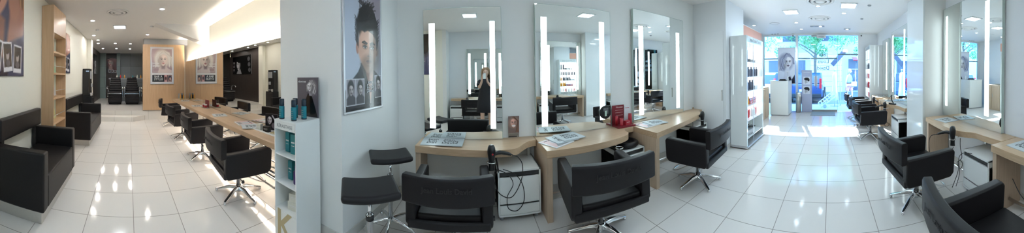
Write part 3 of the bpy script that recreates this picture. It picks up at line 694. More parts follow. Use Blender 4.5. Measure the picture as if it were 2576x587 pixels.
dryer(.105, 2.225, .70, 12, 'black hair dryer hanging from the table beside the first white cabinet',
      [(.325, 2.27, .682), (.38, 2.26, .66), (.42, 2.235, .58), (.40, 2.235, .42), (.30, 2.235, .27), (.17, 2.235, .33), (.13, 2.24, .50), (.17, 2.235, .55), (.27, 2.235, .50), (.32, 2.235, .40), (.26, 2.235, .28), (.27, 2.235, .16), (.36, 2.235, .13), (.43, 2.235, .22), (.42, 2.24, .38), (.34, 2.24, .50), (.22, 2.255, .55)])
dryer(3.37, 2.19, .69, 100, 'black hair dryer standing in its holder at the third mirror table', [(3.33, 2.41, .67), (3.30, 2.35, .58), (3.2, 2.3, .42), (3.05, 2.2, .30), (3.1, 2.15, .22), (3.3, 2.25, .3)])
dryer(2.46, -1.50, .70, 35, 'black hair dryer in a holder at the right hand mirror table',
      [(2.64, -1.37, .682), (2.73, -1.33, .64), (2.77, -1.33, .50), (2.74, -1.36, .30), (2.62, -1.42, .24), (2.50, -1.44, .35), (2.44, -1.50, .55)])
bpy.data.objects['hair_dryer.002'].rotation_euler.z = radians(40)
dryer(5.05, -1.25, .69, 80, 'black hair dryer at the mirror table beyond the gloss column', [(5.08, -1.03, .67), (5.1, -1.1, .5), (4.95, -1.25, .25), (4.8, -1.3, .35)])
dryer(6.12, -1.20, .69, 200, 'farthest black hair dryer, hanging beside the right product shelf', [(5.91, -1.27, .67), (5.9, -1.3, .45), (6.05, -1.35, .3)])
dryer(.89, -1.50, .70, 60, 'black hair dryer of the table cut by the right edge', [(1.0, -1.32, .69), (1.05, -1.35, .5), (1.3, -1.5, .42), (1.45, -1.55, .5)])
dryer(-.56, -1.50, .70, 30, 'black hair dryer behind the photographer, seen in the mirror', [(-.37, -1.39, .68), (-.3, -1.38, .6), (-.4, -1.45, .45), (-.7, -1.55, .5)])
# dark loops of cable hanging by the right cabinet
t = tag(MB().tube([(2.40, -1.58, .66), (2.40, -1.58, .55), (2.36, -1.58, .42), (2.44, -1.56, .33), (2.36, -1.56, .28), (2.33, -1.57, .36), (2.40, -1.56, .37), (2.42, -1.56, .22), (2.46, -1.5, .012)], .0042, seg=6, sub=8).tube([(2.16, -1.59, .53), (2.3, -1.56, .50), (2.40, -1.56, .40), (2.38, -1.56, .22), (2.4, -1.52, .05)], .0042, seg=6).build('power_cable', 'blackm'), 'tangled black cable hanging in front of the right hand white cabinet', 'cable')
# ------------------------------------------------------------------ stools
def stool(x, y, z, rot, label, sr):
    t = thing('rolling_stool', label, 'stool', (x, y, 0), rot, 'square stools')
    mb = MB(); n = 10; hw = .20; hd = .155
    g = [[mb.bm.verts.new((hw*(2*i/n-1), hd*(2*j/n-1), z+.014*((2*i/n-1)**2))) for i in range(n+1)] for j in range(n+1)]
    for j in range(n):
        for i in range(n): mb.bm.faces.new((g[j][i], g[j][i+1], g[j+1][i+1], g[j+1][i])).smooth = True
    r = bmesh.ops.extrude_face_region(mb.bm, geom=mb.bm.faces[:]); bmesh.ops.translate(mb.bm, verts=[v for v in r['geom'] if isinstance(v, bmesh.types.BMVert)], vec=(0, 0, -.05))
    mb.build('seat', 'leather', t, bev=.022, seg=3)
    MB().lathe([(.05, z-.085), (.03, z-.07), (.07, z-.066)], seg=16).build('seat_plate', 'steel', t)
    MB().lathe([(.014, z-.22), (.014, z-.075)], seg=14).build('gas_rod', 'chrome', t)
    MB().lathe([(.025, .10), (.025, z-.23), (.029, z-.228), (.029, z-.20), (.02, z-.195)], seg=16).build('column', 'chrome', t)
    MB().lathe([(.030, z-.232), (.030, z-.198)], seg=16).build('collar', 'blackm', t)
    for k in range(5):
        a = 2*pi*k/5+radians(sr); c, s = cos(a), sin(a)
        lg = MB().tube([(c*.02, s*.02, .115), (c*.12, s*.12, .10), (c*.25, s*.25, .066)], [.02, .016, .012], seg=8).build('base_leg', 'chrome', t)
        MB().lathe([(.024, -.012), (.026, -.006), (.026, .006), (.024, .012)], X=T(c*.25, s*.25, .026) @ RZ(degrees_(a)) @ RX(90), seg=14).lathe([(.008, .03), (.008, .066)], c=(c*.25, s*.25, 0), seg=8).build('caster', 'chrome', lg)
    return t
degrees_ = lambda a: a*180/pi
stool(-.765, 1.40, .73, 34, 'square black rolling stool nearest the camera, lower left of the pair', 10)
stool(-.87, 2.02, .745, 32, 'square black rolling stool standing nearer the mirror table', -40)
# ------------------------------------------------------------------ wardrobe behind the product shelf
t = thing('wardrobe', 'white wardrobe with a terracotta header behind the left product shelf', 'wardrobe', (4.76, 1.98, 0))
MB().box(0, 1.42, .70, .73, 0, 2.3).box(0, .02, 0, .7, 0, 2.62).box(1.40, 1.42, 0, .7, 0, 2.62).box(0, 1.42, 0, .7, 2.60, 2.62).box(.72, .74, .02, .7, 0, 2.3).build('carcass', 'white', t)
MB().box(0, 1.42, -.01, .02, 2.30, 2.60).build('header', 'rust', t, bev=.003)
MB().box(.02, .72, .02, .045, .02, 2.29).build('sliding_door', 'whiteg', t, bev=.002)
for z in (1.55, 1.80, 2.05): MB().box(.74, 1.40, .05, .7, z, z+.02).build('shelf', 'white', t)
MB().tube([(.74, .35, 1.50), (1.40, .35, 1.50)], .012, sub=0).build('clothes_rail', 'chrome', t)
for i in range(3):
    o = MB().prism([(x*.16*(1+.12*sin(9*a)), y) for a, x, y in [(k, cos(k), .04*sin(k)) for k in [2*pi*j/24 for j in range(24)]]], -.95, -.18).lathe([(.05, -.19), (.02, -.02), (.008, 0)], seg=10).build('salon_gown', 'paperw', bev=.01)
    o.location = (5.64+.2*i, 2.33, 1.48); o.rotation_euler.z = radians(70+10*i); tag(o, 'white salon gown hanging on the rail in the wardrobe niche', 'gown', 'gowns in the wardrobe')
for i, (z, m) in enumerate(((1.57, 'grey'), (1.82, 'paperw'), (2.07, 'grey'))):
    o = MB().box(-.12, .12, -.15, .15, 0, .04).box(-.118, .118, -.148, .148, .045, .085).box(-.12, .12, -.15, .15, .09, .125).build('folded_towels', m, bev=.012); o.location = (5.8+.1*i, 2.33, z+.001)
    tag(o, 'pile of folded towels on the %s shelf of the wardrobe niche' % ('lowest', 'middle', 'top')[i], 'towel')
ct = thing('wood_counter', 'low beech cabinet beyond the wardrobe by the window', 'cabinet', (6.45, 2.35, 0))
MB().box(-.2, .75, -.3, .35, 0, 1.0).build('body', 'woodz', ct, bev=.004); MB().box(-.18, .26, -.318, -.302, .06, .95).box(.29, .73, -.318, -.302, .06, .95).build('door', 'woodz', ct, bev=.003); MB().box(.22, .24, -.33, -.318, .5, .65).build('handle', 'steel', ct)
# ------------------------------------------------------------------ pictures
def framed(name, label, X, P, w, frame='silver', fw=.018, extra=None, cat='poster', depth=.02, glassy=True):
    """picture P of width w, hung with its lower left corner at X, facing local -Y"""
    h = w*P.a; t = thing(name, label, cat); t.matrix_basis = X
    P.mesh(w, 'print', t, T(0, -depth+.004, 0))
    if frame:
        MB().box(-fw, w+fw, -depth, 0, -fw, 0).box(-fw, w+fw, -depth, 0, h, h+fw).box(-fw, 0, -depth, 0, 0, h).box(w, w+fw, -depth, 0, 0, h).build('frame', frame, t, bev=.004)
    MB().box(0, w, -depth+.006, 0, 0, h).build('backing_board', 'grey', t)
    if extra: extra(t, w, h)
    return t
def txt(t, items, y=-.021, name='lettering'):
    for s, size, x, z, m in items: MB().text(s, size, T(x, y, z) @ RX(90), 0, .0004).build(name, m, t)
BW = lambda c: (c, c, c*1.02)
# --- the man's portrait on the pillar
P = Paint(.62, 2.13, 150); P.grad((.62, .66, .72), (.66, .64, .68)); P.ell(.15, 1.1, .5, 1.1, (.74, .77, .83), 1.2); P.ell(1.0, 1.9, .4, .5, (.60, .56, .60), 1.)
P.ell(.59, 1.42, .28, .34, (.09, .08, .09), .2)
P.poly([(.46, .86), (.74, .86), (.80, .42), (.66, .08), (.5, .5)], (.70, .52, .45), .06)
P.poly([(.46, .7), (.66, .62), (.70, .3), (.6, .3)], (.42, .28, .25), .12, .6)
P.poly([(-.02, -.02), (-.02, .30), (.10, .44), (.32, .62), (.42, .78), (.50, .70), (.60, .40), (.66, .02), (.66, -.02)], (.13, .13, .15), .03)
P.poly([(.66, -.02), (.70, .3), (.76, .66), (.86, .60), (1.02, .40), (1.02, -.02)], (.15, .15, .17), .03)
P.stroke([(.40, .76), (.50, .48), (.62, .10)], .012, (.24, .24, .27), .01); P.stroke([(.77, .64), (.80, .4), (.74, .1)], .012, (.24, .24, .27), .01)
P.ell(.31, 1.02, .04, .10, (.66, .47, .42), .3); P.ell(.865, 1.0, .03, .09, (.55, .40, .36), .3)
P.face(.59, 1.00, .385, (.84, .66, .57), .42, (.62, .38, .35), (.07, .05, .05), .30, (.07, .06, .07), .5, -1)
P.stroke([(.47, 1.115), (.555, 1.105)], .012, (.10, .07, .07), .012, .8); P.stroke([(.67, 1.10), (.76, 1.115)], .012, (.10, .07, .07), .012, .8)
P.poly([(.34, 1.02), (.335, 1.30), (.40, 1.34), (.50, 1.30), (.60, 1.345), (.72, 1.31), (.80, 1.32), (.845, 1.22), (.86, 1.02), (.90, 1.3), (.88, 1.55), (.76, 1.74), (.60, 1.80), (.42, 1.68), (.31, 1.5), (.30, 1.2)], (.10, .085, .095), .03)
P.hair(70, lambda q, r: [(.40+.40*r.random(), 1.38+.10*r.random()), (.34+.50*r.random(), 1.60+.08*r.random()), (.34+.52*r.random(), 1.74+.14*r.random())], .007, [(.07, .06, .07), (.10, .085, .09), (.22, .19, .20)], .55)
P.hair(26, lambda q, r: [(.30+.02*r.random(), 1.05+.4*q), (.29-.05*r.random(), 1.15+.4*q)], .007, [(.08, .07, .08), (.16, .14, .15)], .6)
P.hair(26, lambda q, r: [(.88, 1.05+.5*q), (.90+.05*r.random(), 1.15+.45*q)], .007, [(.08, .07, .08), (.16, .14, .15)], .6)
for (x0, x1, z0, z1, cx, k) in ((.03, .25, .10, .50, .13, .12), (.26, .47, .10, .50, .37, .13), (.80, .99, .17, .55, .90, .12)):
    P.rect(x0-.014, x1+.014, z0-.014, z1+.014, (.82, .82, .85)); P.rect(x0, x1, z0, z1, (.60, .58, .61))
    Q = Paint(.2, 2, 4)
    P.poly([(x0, z0), (x1, z0), (x1, z0+.10), (cx+.03, z0+.17), (cx-.03, z0+.17), (x0, z0+.1)], (.30, .29, .31), .02)
    P.ell(cx, z0+.27, .075, .12, (.14, .13, .14), .3); P.face(cx+.005, z0+.225, .085, (.72, .68, .68), .42, (.5, .42, .43), (.12, .1, .1), .3, (.1, .1, .1), .2, 1)
P.rect(.03, .99, .04, .075, (.22, .22, .24))
d = Vector((.14, 1.07)).normalized(); n = Vector((d.y, -d.x)); o0 = Vector((-1.18, 1.65))+d*.035+n*.002
framed('portrait_poster', 'large framed colour portrait poster of a dark haired man on the white pillar', T(o0.x, o0.y, 1.185) @ RZ(90-atan2(.14, 1.07)*180/pi), P, .60, 'silver', .022,
       lambda t, w, h: txt(t, [('Jean', .055, .385, .27, 'paperw'), ('Louis', .055, .385, .225, 'paperw'), ('David', .055, .385, .18, 'paperw')]))
# --- bar poster on the wood panel
P = Paint(.8, 1.62, 110, (.86, .86, .87)); P.rect(.05, .95, .48, 1.56, (.62, .54, .55)); P.ell(.25, 1.3, .3, .3, (.70, .62, .63), 1.); P.ell(.5, 1.12, .36, .42, (.84, .80, .77), .3)
P.poly([(.30, .48), (.36, .70), (.44, .80), (.66, .80), (.80, .66), (.95, .6), (.95, .48)], (.80, .74, .73), .04); P.poly([(.44, .9), (.66, .9), (.62, .66), (.48, .66)], (.48, .42, .43), .08)
P.face(.55, 1.06, .27, (.87, .80, .77), .6, (.62, .36, .38), (.45, .38, .35), .05, (.15, .13, .14), 0, 1)
P.poly([(.30, 1.42), (.55, 1.50), (.85, 1.40), (.92, 1.0), (.86, .72), (.80, .78), (.80, 1.1), (.72, 1.26), (.55, 1.34), (.38, 1.25), (.30, 1.05), (.30, .78), (.18, .72), (.20, 1.2)], (.88, .86, .84), .05)
P.hair(50, lambda q, r: [(.55+.1*(r.random()-.5), 1.46), (.22+.66*round(q)+.08*(r.random()), 1.2), (.20+.62*round(q)+.16*r.random(), .72+.1*r.random())], .006, [(.95, .93, .9), (.68, .64, .62)], .5)
P.rect(.05, .95, .07, .38, (.14, .14, .15)); P.rect(.60, .74, .07, .38, (.72, .55, .55)); P.ell(.67, .23, .04, .08, (.2, .15, .15), .4); P.rect(.77, .95, .07, .38, (.55, .45, .42)); P.ell(.86, .24, .07, .11, (.12, .1, .1), .4); P.ell(.87, .21, .04, .07, (.80, .62, .55), .5)
for i in range(3): P.rect(.08, .92, .405+i*.022, .413+i*.022, (.55, .55, .57), .6)
framed('framed_poster', 'framed grey poster reading BAR À STYLES on the wood panel', T(-8.018, .80, 1.30) @ RZ(90), P, .80, 'silver', .028,
       lambda t, w, h: txt(t, [('BAR À', .105, .26, .245, 'paperw'), ('STYLES', .105, .27, .145, 'paperw'), ('SHOW', .085, .17, .72, 'paperw'), ('BRUSH', .085, .18, .63, 'paperw')]) or MB().box(.07, .30, -.021, -.019, .56, .565).box(.07, .30, -.021, -.019, .44, .445).box(.07, .075, -.021, -.019, .44, .565).box(.295, .30, -.021, -.019, .44, .565).build('lettering_box', 'paperw', t))
# --- large posters on the bench wall
def couple(P, shots=3):
    P.rect(0, 1, 0, P.a, (.20, .19, .26)); P.ell(.2, .85, .5, .6, (.24, .25, .36), 1.)
    P.ell(.86, 1.05, .22, .55, (.52, .38, .27), .3); P.hair(30, lambda q, r: [(.70+.3*q, 1.4), (.66+.32*q, 1.1), (.70+.28*q+.03*r.random(), .78)], .008, [(.75, .58, .42), (.35, .22, .15), (.6, .45, .32)], .6)
    P.poly([(.60, .35), (.98, .35), (.98, .8), (.80, .86), (.66, .7)], (.62, .44, .38), .05); P.ell(.76, .83, .13, .2, (.66, .47, .40), .4)
    P.poly([(.12, .2), (.52, .2), (.56, .6), (.30, .7)], (.55, .38, .33), .05)
    P.face(.42, .92, .30, (.74, .54, .47), .4, (.55, .22, .22), (.06, .05, .05), -.2, (.05, .04, .05), 0, 1)
    P.ell(.36, 1.20, .36, .26, (.07, .05, .07), .2); P.ell(.14, .95, .16, .40, (.08, .06, .08), .3)
    P.poly([(.0, 0), (0, .5), (.22, .42), (.35, 0)], (.28, .30, .44), .04); P.poly([(.62, 0), (.66, .38), (1, .5), (1, 0)], (.22, .24, .34), .04)
    for i in range(shots):
        cx = .40+.22*i; a = (-8, 6, -2)[i % 3]; c_, s_ = cos(radians(a)), sin(radians(a))
        R = lambda x, y: (cx+x*c_-y*s_, .22-.01*i+x*s_+y*c_)
        P.poly([R(-.095, -.16), (R(.095, -.16)), R(.095, .16), R(-.095, .16)], (.90, .90, .92), .008); P.poly([R(-.08, -.11), R(.08, -.11), R(.08, .14), R(-.08, .14)], (.14, .14, .15), .008)
        x, y = R(.0, .02); P.ell(x, y, .035, .06, (.62, .6, .6), .4); P.ell(x-.015, y+.05, .045, .04, (.04, .04, .04), .4); x, y = R(0, -.07); P.ell(x, y, .05, .04, (.35, .34, .36), .5)
    return P
framed('wall_poster', 'large dark poster of two faces above the nearest bench', T(-1.72, -1.498, 1.53) @ RZ(180), couple(Paint(1.19, 1.08, 130)), 1.19, None)
framed('wall_poster', 'dark poster on the cream wall behind the leaflet rack', T(-4.45, -1.498, 1.62) @ RZ(180), couple(Paint(1., .92, 60)), 1.05, None)
P = Paint(2, .48, 120, (.05, .05, .055)); P.face(.66, .24, .15, (.70, .70, .72), .35, (.4, .4, .4), (.1, .1, .1), .8, (.08, .08, .08), 0, 1); P.ell(.60, .38, .16, .08, (.03, .03, .03), .2); P.poly([(.48, 0), (.56, .14), (.72, .08), (.78, 0)], (.55, .55, .57), .02)
for i in range(3): P.ell(.08+.02*i, .10+.14*i, .07, .06, (.35, .35, .37), .5); P.rect(.88, .97, .08+.1*i, .14+.1*i, (.4, .4, .42))
framed('wall_poster', 'wide black and white profile poster on the dark brown wall', T(-9.4, -1.648, 1.68) @ RZ(180), P, 2.0, None, depth=.022)
P = Paint(.55, 1.38, 60, (.10, .06, .07)); P.ell(.55, .85, .45, .6, (.34, .07, .09), .3); P.poly([(.2, .3), (.6, .3), (.55, .7), (.3, .7)], (.62, .5, .48), .04); P.face(.42, .95, .30, (.80, .68, .64), .5, (.6, .1, .15), (.25, .1, .1), -.3, (.1, .08, .1), 0, -1)
P.poly([(.10, 1.3), (.5, 1.38), (1, 1.3), (1, .2), (.75, .3), (.70, .9), (.55, 1.15), (.25, 1.2), (.12, 1.05)], (.36, .07, .09), .05)
for i in range(3): P.rect(.22+.26*i, .42+.26*i, .05, .32-.03*i, (.85, .85, .87)); P.rect(.24+.26*i, .40+.26*i, .09, .30-.03*i, (.3, .25, .26))
framed('wall_poster', 'poster of a red haired woman on the back wall', T(-12.92, -1.31, 1.78) @ RZ(90), P, .62, None)
# --- shampoo units
def wash(x, y, label):
    t = thing('wash_chair', label, 'wash chair', (x, y, .325), -90, 'black wash chairs')   # faces +X
    MB().box(-.27, .27, -.20, .25, 0, .08).box(-.30, .30, -.28, .33, .08, .46).build('base', 'leather', t, bev=.03)
    for i in range(4): MB().box(-.29, .29, .325, .345, .11+.085*i, .18+.085*i).build('front_roll', 'leather', t, bev=.012)
    MB().box(-.30, .30, -.25, .37, .46, .56).build('seat', 'leather', t, bev=.03, seg=3)
    MB().box(-.31, .31, .355, .375, .475, .49).build('seat_trim', 'chrome', t, bev=.004)
    for i in range(6):
        a = .10-.05*i; MB().box(-.29+.012*i, .29-.012*i, -.20-.055*i, -.08-.055*i, .55+.10*i, .67+.10*i).build('backrest_roll', 'leather', t, bev=.035, seg=3)
    MB().box(-.22, .22, -.66, -.36, 1.02, 1.13).build('basin_shell', 'black', t, bev=.03); MB().lathe([(.09, 1.10), (.16, 1.19), (.18, 1.2), (.15, 1.12), (.05, 1.08)], c=(0, -.52, 0), seg=20, sx=1.2).build('basin', 'black', t)
    MB().box(-.10, .10, -.90, -.55, 0, 1.05).build('pedestal', 'black', t, bev=.02)
    for s in (-1, 1):
        MB().tube([(s*.33, -.1, .3), (s*.34, -.12, .7), (s*.34, .0, .78), (s*.34, .28, .76), (s*.34, .33, .70)], .030, sub=4).build('armrest', 'chrome', t)
    return t
wash(-10.1, -.62, 'black wash chair on the left of the raised wash area'); wash(-10.1, .14, 'black wash chair in the middle of the raised wash area'); wash(-10.1, .90, 'black wash chair half hidden behind the wood panel')
t = thing('product_ledge', 'narrow grey ledge with bottles behind the wash chairs', 'ledge', (-11.2, 0, .325)); MB().box(-.12, .12, -1.0, 1.6, 1.10, 1.16).build('top', 'grey', t, bev=.004); MB().box(-.10, .10, -.95, 1.55, 0, 1.10).build('body', 'slate', t)
for i, (y, m) in enumerate(((-.6, 'ivory'), (-.42, 'red'), (-.22, 'amber'), (.2, 'teal2'), (.42, 'ivory'), (.6, 'amber'), (.75, 'red'), (1.1, 'ivory'))):
    o = MB().lathe([(.03, 0), (.032, .02), (.032, .10), (.012, .13), (.012, .16)], seg=10).build('bottle', m); o.location = (-11.2, y, 1.486); tag(o, 'small bottle on the ledge behind the wash chairs', 'bottle', 'bottles on the wash area ledge')
# ------------------------------------------------------------------ magazines
def make_mag(photo=False):
    mb = MB(); mb.box(-.15, .15, -.14, .14, 0, .004).box(-.149, .149, -.139, .139, .004, .0075)
    if photo:
        mb.box(-.13, .13, -.12, .125, .0075, .0078, 3).prism([(.06*cos(a)+.01, .085*sin(a)+.01) for a in [2*pi*k/20 for k in range(20)]], .0079, .0082, 4).prism([(-.10, -.12), (.10, -.12), (.05, -.05), (-.06, -.06)], .0079, .0083, 2)
        mb.text('Jean Louis David', .03, T(0, .10, .0084), 1)
    else:
        for i, s in enumerate(('Jean', 'Louis', 'David')): mb.text(s, .078, T(.0+(-.02, .01, .0)[i], .065-.058*i, .0076), 1)
        mb.box(.05, .14, .09, .093, .0075, .0078, 2)
    return mb
mm = {}
def mag(x, y, z, rot, label, kind=0):
    if kind not in mm:
        mm[kind] = make_mag(kind == 1).build('magazine', [['paper', 'ink', 'inkgrey', 'inkgrey', 'inkgrey'], ['paperw', 'ink', 'inkgrey', 'pinkp', 'paper']][kind]); o = mm[kind]
    else: o = mm[kind].copy(); COL.objects.link(o)
    o.location = (x, y, z); o.rotation_euler = (0, 0, radians(rot)); tag(o, label, 'magazine'); return o
Z0 = TZ+.0005; dz = .0082
mag(-.53, 2.545, Z0, 4, 'silver magazine lying under another at the left end of the first mirror table')
mag(-.345, 2.52, Z0+dz, -2, 'silver magazine with big lettering on top at the first mirror table')
mag(.83, 2.36, Z0, 28, 'magazine with a printed photo at the corner of the second mirror table', 1)
mag(.93, 2.44, Z0+dz, 14, 'silver magazine in the middle of the stack on the second mirror table')
mag(1.03, 2.47, Z0+2*dz, 10, 'silver magazine on top of the stack on the second mirror table')
mag(2.24, 2.42, Z0, 2, 'lower silver magazine on the third mirror table', 1)
mag(2.40, 2.42, Z0+dz, -8, 'upper silver magazine on the third mirror table')
mag(3.10, -1.77, Z0, 190, 'silver magazine at the corner of the right hand mirror table')
mag(1.50, -1.80, Z0, 176, 'silver magazine on the table cut by the right edge of the picture')
mag(5.65, -1.55, Z0, 184, 'silver magazine on the table beyond the gloss column')
mag(6.75, -1.53, Z0, 176, 'silver magazine on the farthest mirror table')
mag(-.10, -1.80, Z0, 180, 'silver magazine on the table behind the photographer')
for i, (x, y, r, lb, k) in enumerate(((-2.98, 1.80, -24, 'silver magazine spread on the bar nearest the white display stand', 0), (-3.28, 1.86, -10, 'magazine with a printed photo under the nearest silver one on the bar', 1), (-4.20, 1.80, -14, 'silver magazine on the bar behind the nearest pair', 0),
                                      (-5.78, 1.82, -8, 'silver magazine on the bar beside the red pots', 0), (-7.15, 1.84, -14, 'silver magazine at the far end of the bar', 0))):
    mag(x, y, Z0+(dz if i == 0 else 0), r, lb, k)
# ------------------------------------------------------------------ white product display stand
t = thing('display_stand', 'tall narrow white product display stand in front of the pillar', 'display stand', (-1.55, 1.445, 0))
MB().box(-.15, -.138, -.155, .155, 0, 1.12).box(.138, .15, -.155, .155, 0, 1.12).box(-.138, .138, .143, .155, 0, 1.12).box(-.138, .138, -.155, .143, 1.105, 1.12).build('carcass', 'white', t, bev=.002)
MB().box(-.138, .138, -.157, -.145, 1.035, 1.105).build('header', 'white', t); txt(t, [('KÉRASTASE', .042, 0, 1.07, 'inkgrey')], -.158, 'header_lettering')
for z in (.30, .545, .805): MB().box(-.138, .138, -.15, .143, z-.012, z).build('shelf', 'white', t, bev=.001)
MB().box(-.138, .138, -.155, -.143, .02, .288).build('kick_panel', 'white', t)
MB().text('K', .36, T(-.01, -.1565, .16) @ RX(90), 0, .001).build('base_letter', 'gold', t)
def bottle(x, y, z, label, group):
    global bot0
    try: b = bot0
    except NameError:
        b = bot0 = thing('pump_bottle', label, 'bottle', (x, y, z), 0, group)
        MB().lathe([(.024, 0), (.026, .004), (.026, .115), (.022, .124)], seg=18).build('body', 'teal2', b); MB().lathe([(.023, .124), (.024, .128), (.024, .185), (.020, .19)], seg=18).build('cap', 'dteal', b); MB().lathe([(.0262, .001), (.0266, .012)], seg=18, cap=False).build('base_band', 'dteal', b)
        for k in range(4): MB().box(-.014, .014, -.0275, -.024, .03+.018*k, .033+.018*k).build('label_line', 'inkgrey', b)
        return b
    return dup(b, label, (x, y, z), 0, group)
bottle(-1.652, 1.345, 1.1205, 'teal bottle with a dark cap, leftmost on top of the white stand', 'teal bottles on the stand'); bottle(-1.50, 1.36, 1.1205, 'teal bottle at the front edge on top of the white stand', 'teal bottles on the stand')
bottle(-1.485, 1.475, 1.1205, 'teal bottle with a dark cap in front of the small portrait card', 'teal bottles on the stand'); bottle(-1.60, 1.47, 1.1205, 'teal bottle half hidden behind the front one on the white stand', 'teal bottles on the stand')
def carton(x, y, z, w, d, h, m, label, rot=0, group=None, cat='box'):
    o = MB().box(-w/2, w/2, -d/2, d/2, 0, h).box(-w*.35, w*.35, -d/2-.0006, -d/2, h*.55, h*.62, 1).box(-w*.3, w*.3, -d/2-.0006, -d/2, h*.4, h*.43, 1).build('carton', [m, 'paperw'], bev=.0015)
    o.location = (x, y, z); o.rotation_euler.z = radians(rot); tag(o, label, cat, group); return o
carton(-1.62, 1.41, .8055, .055, .055, .185, 'tealbox', 'left teal carton on the upper shelf of the white stand'); carton(-1.535, 1.40, .8055, .06, .055, .18, 'tealbox', 'right teal carton on the upper shelf of the white stand', 6)
carton(-1.60, 1.42, .5455, .055, .05, .175, 'tealbox', 'teal carton on the middle shelf of the white stand')
o = MB().lathe([(.022, 0), (.024, .004), (.024, .11), (.012, .12), (.012, .16)], seg=16).build('bottle', 'purple'); o.location = (-1.50, 1.38, .5455); tag(o, 'dark purple bottle on the middle shelf of the white stand', 'bottle')
carton(-1.52, 1.42, .3005, .14, .13, .075, 'ivory', 'lower ivory carton on the bottom shelf of the white stand', 12); carton(-1.515, 1.42, .377, .13, .12, .075, 'ivory', 'upper ivory carton on the bottom shelf of the white stand', 18)
P = Paint(.29, 1.34, 80, (.36, .34, .37)); P.poly([(.95, .02), (.82, .4), (.70, .72), (.52, .80), (.42, .60), (.46, .02)], (.06, .06, .07), .03); P.poly([(.56, .95), (.68, .95), (.70, .72), (.58, .72)], (.72, .70, .72), .03)
P.ell(.72, 1.0, .20, .26, (.50, .48, .50), .4); P.face(.60, 1.02, .155, (.88, .86, .87), .5, (.4, .36, .38), (.3, .28, .28), -.35, (.1, .1, .1), 0, -1); P.hair(60, lambda q, r: [(.60+.15*r.random(), 1.2+.04*r.random()), (.78+.08*r.random(), 1.1-.1*r.random()), (.74+.16*r.random(), .75+.2*r.random())], .009, [(.85, .84, .85), (.35, .33, .35), (.6, .58, .6)], .7)
P.hair(14, lambda q, r: [(.60, 1.19), (.50-.04*r.random(), 1.08), (.47+.03*r.random(), .86+.1*r.random())], .009, [(.8, .8, .8), (.4, .4, .4)], .6)
framed('portrait_card', 'grey portrait card of a curly haired woman standing on the white stand', T(-1.695, 1.598, 1.121), P, .29, None, depth=.01, cat='card', extra=lambda t, w, h: txt(t, [('KÉRASTASE', .022, .07, .345, 'paperw')], -.0075))
# ------------------------------------------------------------------ things on the bar
def potset(x, y, rot, label):
    t = thing('pot_display', label, 'display', (x, y, Z0), rot); MB().box(-.14, .14, -.07, .07, 0, .02).build('tray', 'acrylic', t, bev=.003); MB().box(-.14, .14, .05, .056, .02, .20).build('back_card', 'crimson2', t); MB().box(-.005, .005, -.06, .05, .02, .19).build('divider', 'acrylic', t)
    for i, s in enumerate((-.075, .07)):
        p = thing('cream_pot', ('left', 'right')[i]+' red cream pot in the small display on the bar', 'pot', (x+s, y-.01, Z0+.0205), rot); MB().lathe([(.032, 0), (.036, .01), (.036, .05), (.03, .055)], seg=16).build('jar', 'crimson', p); MB().lathe([(.037, .055), (.037, .075), (.03, .08)], seg=16).build('lid', 'paperw', p)
potset(-5.35, 1.90, 0, 'small red display of cream pots on the styling bar')
t = thing('perfume_display', 'small bronze display with bottles at the far end of the styling bar', 'display', (-7.70, 1.86, Z0)); MB().box(-.08, .14, -.10, .10, 0, .03).build('tray', 'gold', t, bev=.003); MB().box(-.08, -.07, -.12, .10, .03, .20).build('back_card', 'grey', t)
for i in range(3):
    o = MB().lathe([(.022, 0), (.025, .01), (.025, .12), (.01, .15), (.01, .19)], seg=12).build('bottle', 'amber' if i != 1 else 'black'); o.location = (-7.66, 1.80+.055*i, Z0+.0305); tag(o, ('left', 'middle', 'right')[i]+' small bottle in the bronze display at the end of the bar', 'bottle')
t = thing('bar_tray', 'long white tray at the near end of the styling bar', 'tray', (-2.55, 1.86, Z0)); MB().box(-.42, .36, -.10, .10, 0, .006).build('base', 'paperw', t); MB().box(-.42, .36, -.10, -.094, .006, .022).box(-.42, .36, .094, .10, .006, .022).box(-.42, -.414, -.094, .094, .006, .022).box(.354, .36, -.094, .094, .006, .022).build('rim', 'whiteg', t)
P = Paint(.2, 1.05, 60, (.10, .09, .11)); P.face(.35, .62, .26, (.75, .72, .74), .4, (.4, .3, .32), (.1, .1, .1), .1, (.08, .08, .08), 0, 1); P.poly([(.5, .95), (.95, .4), (.95, .5), (.6, 1.)], (.7, .7, .72), .02); P.ell(.7, .3, .2, .2, (.45, .42, .45), .4)
framed('picture_card', 'dark picture card of a woman standing on the white tray at the bar', T(-2.72, 1.905, Z0+.0065) @ RZ(18), P, .22, None, depth=.012, cat='card')
P = Paint(.2, 1.0, 40, (.16, .11, .09)); P.ell(.5, .5, .2, .32, (.85, .72, .60), .3); P.ell(.5, .62, .1, .12, (.3, .2, .16), .3)
framed('picture_card', 'small brown picture card nearest the white display stand on the bar', T(-2.43, 1.90, Z0+.0065) @ RZ(18), P, .17, None, depth=.012, cat='card')
carton(-2.74, 1.81, Z0+.0065, .075, .06, .085, 'ivory', 'small cream carton on the white tray on the bar', 12); carton(-2.58, 1.825, Z0+.0065, .10, .06, .075, 'black', 'small black carton on the white tray on the bar', 14); carton(-2.36, 1.815, Z0+.0065, .14, .07, .03, 'gold', 'flat kraft box on the white tray on the bar', 10)
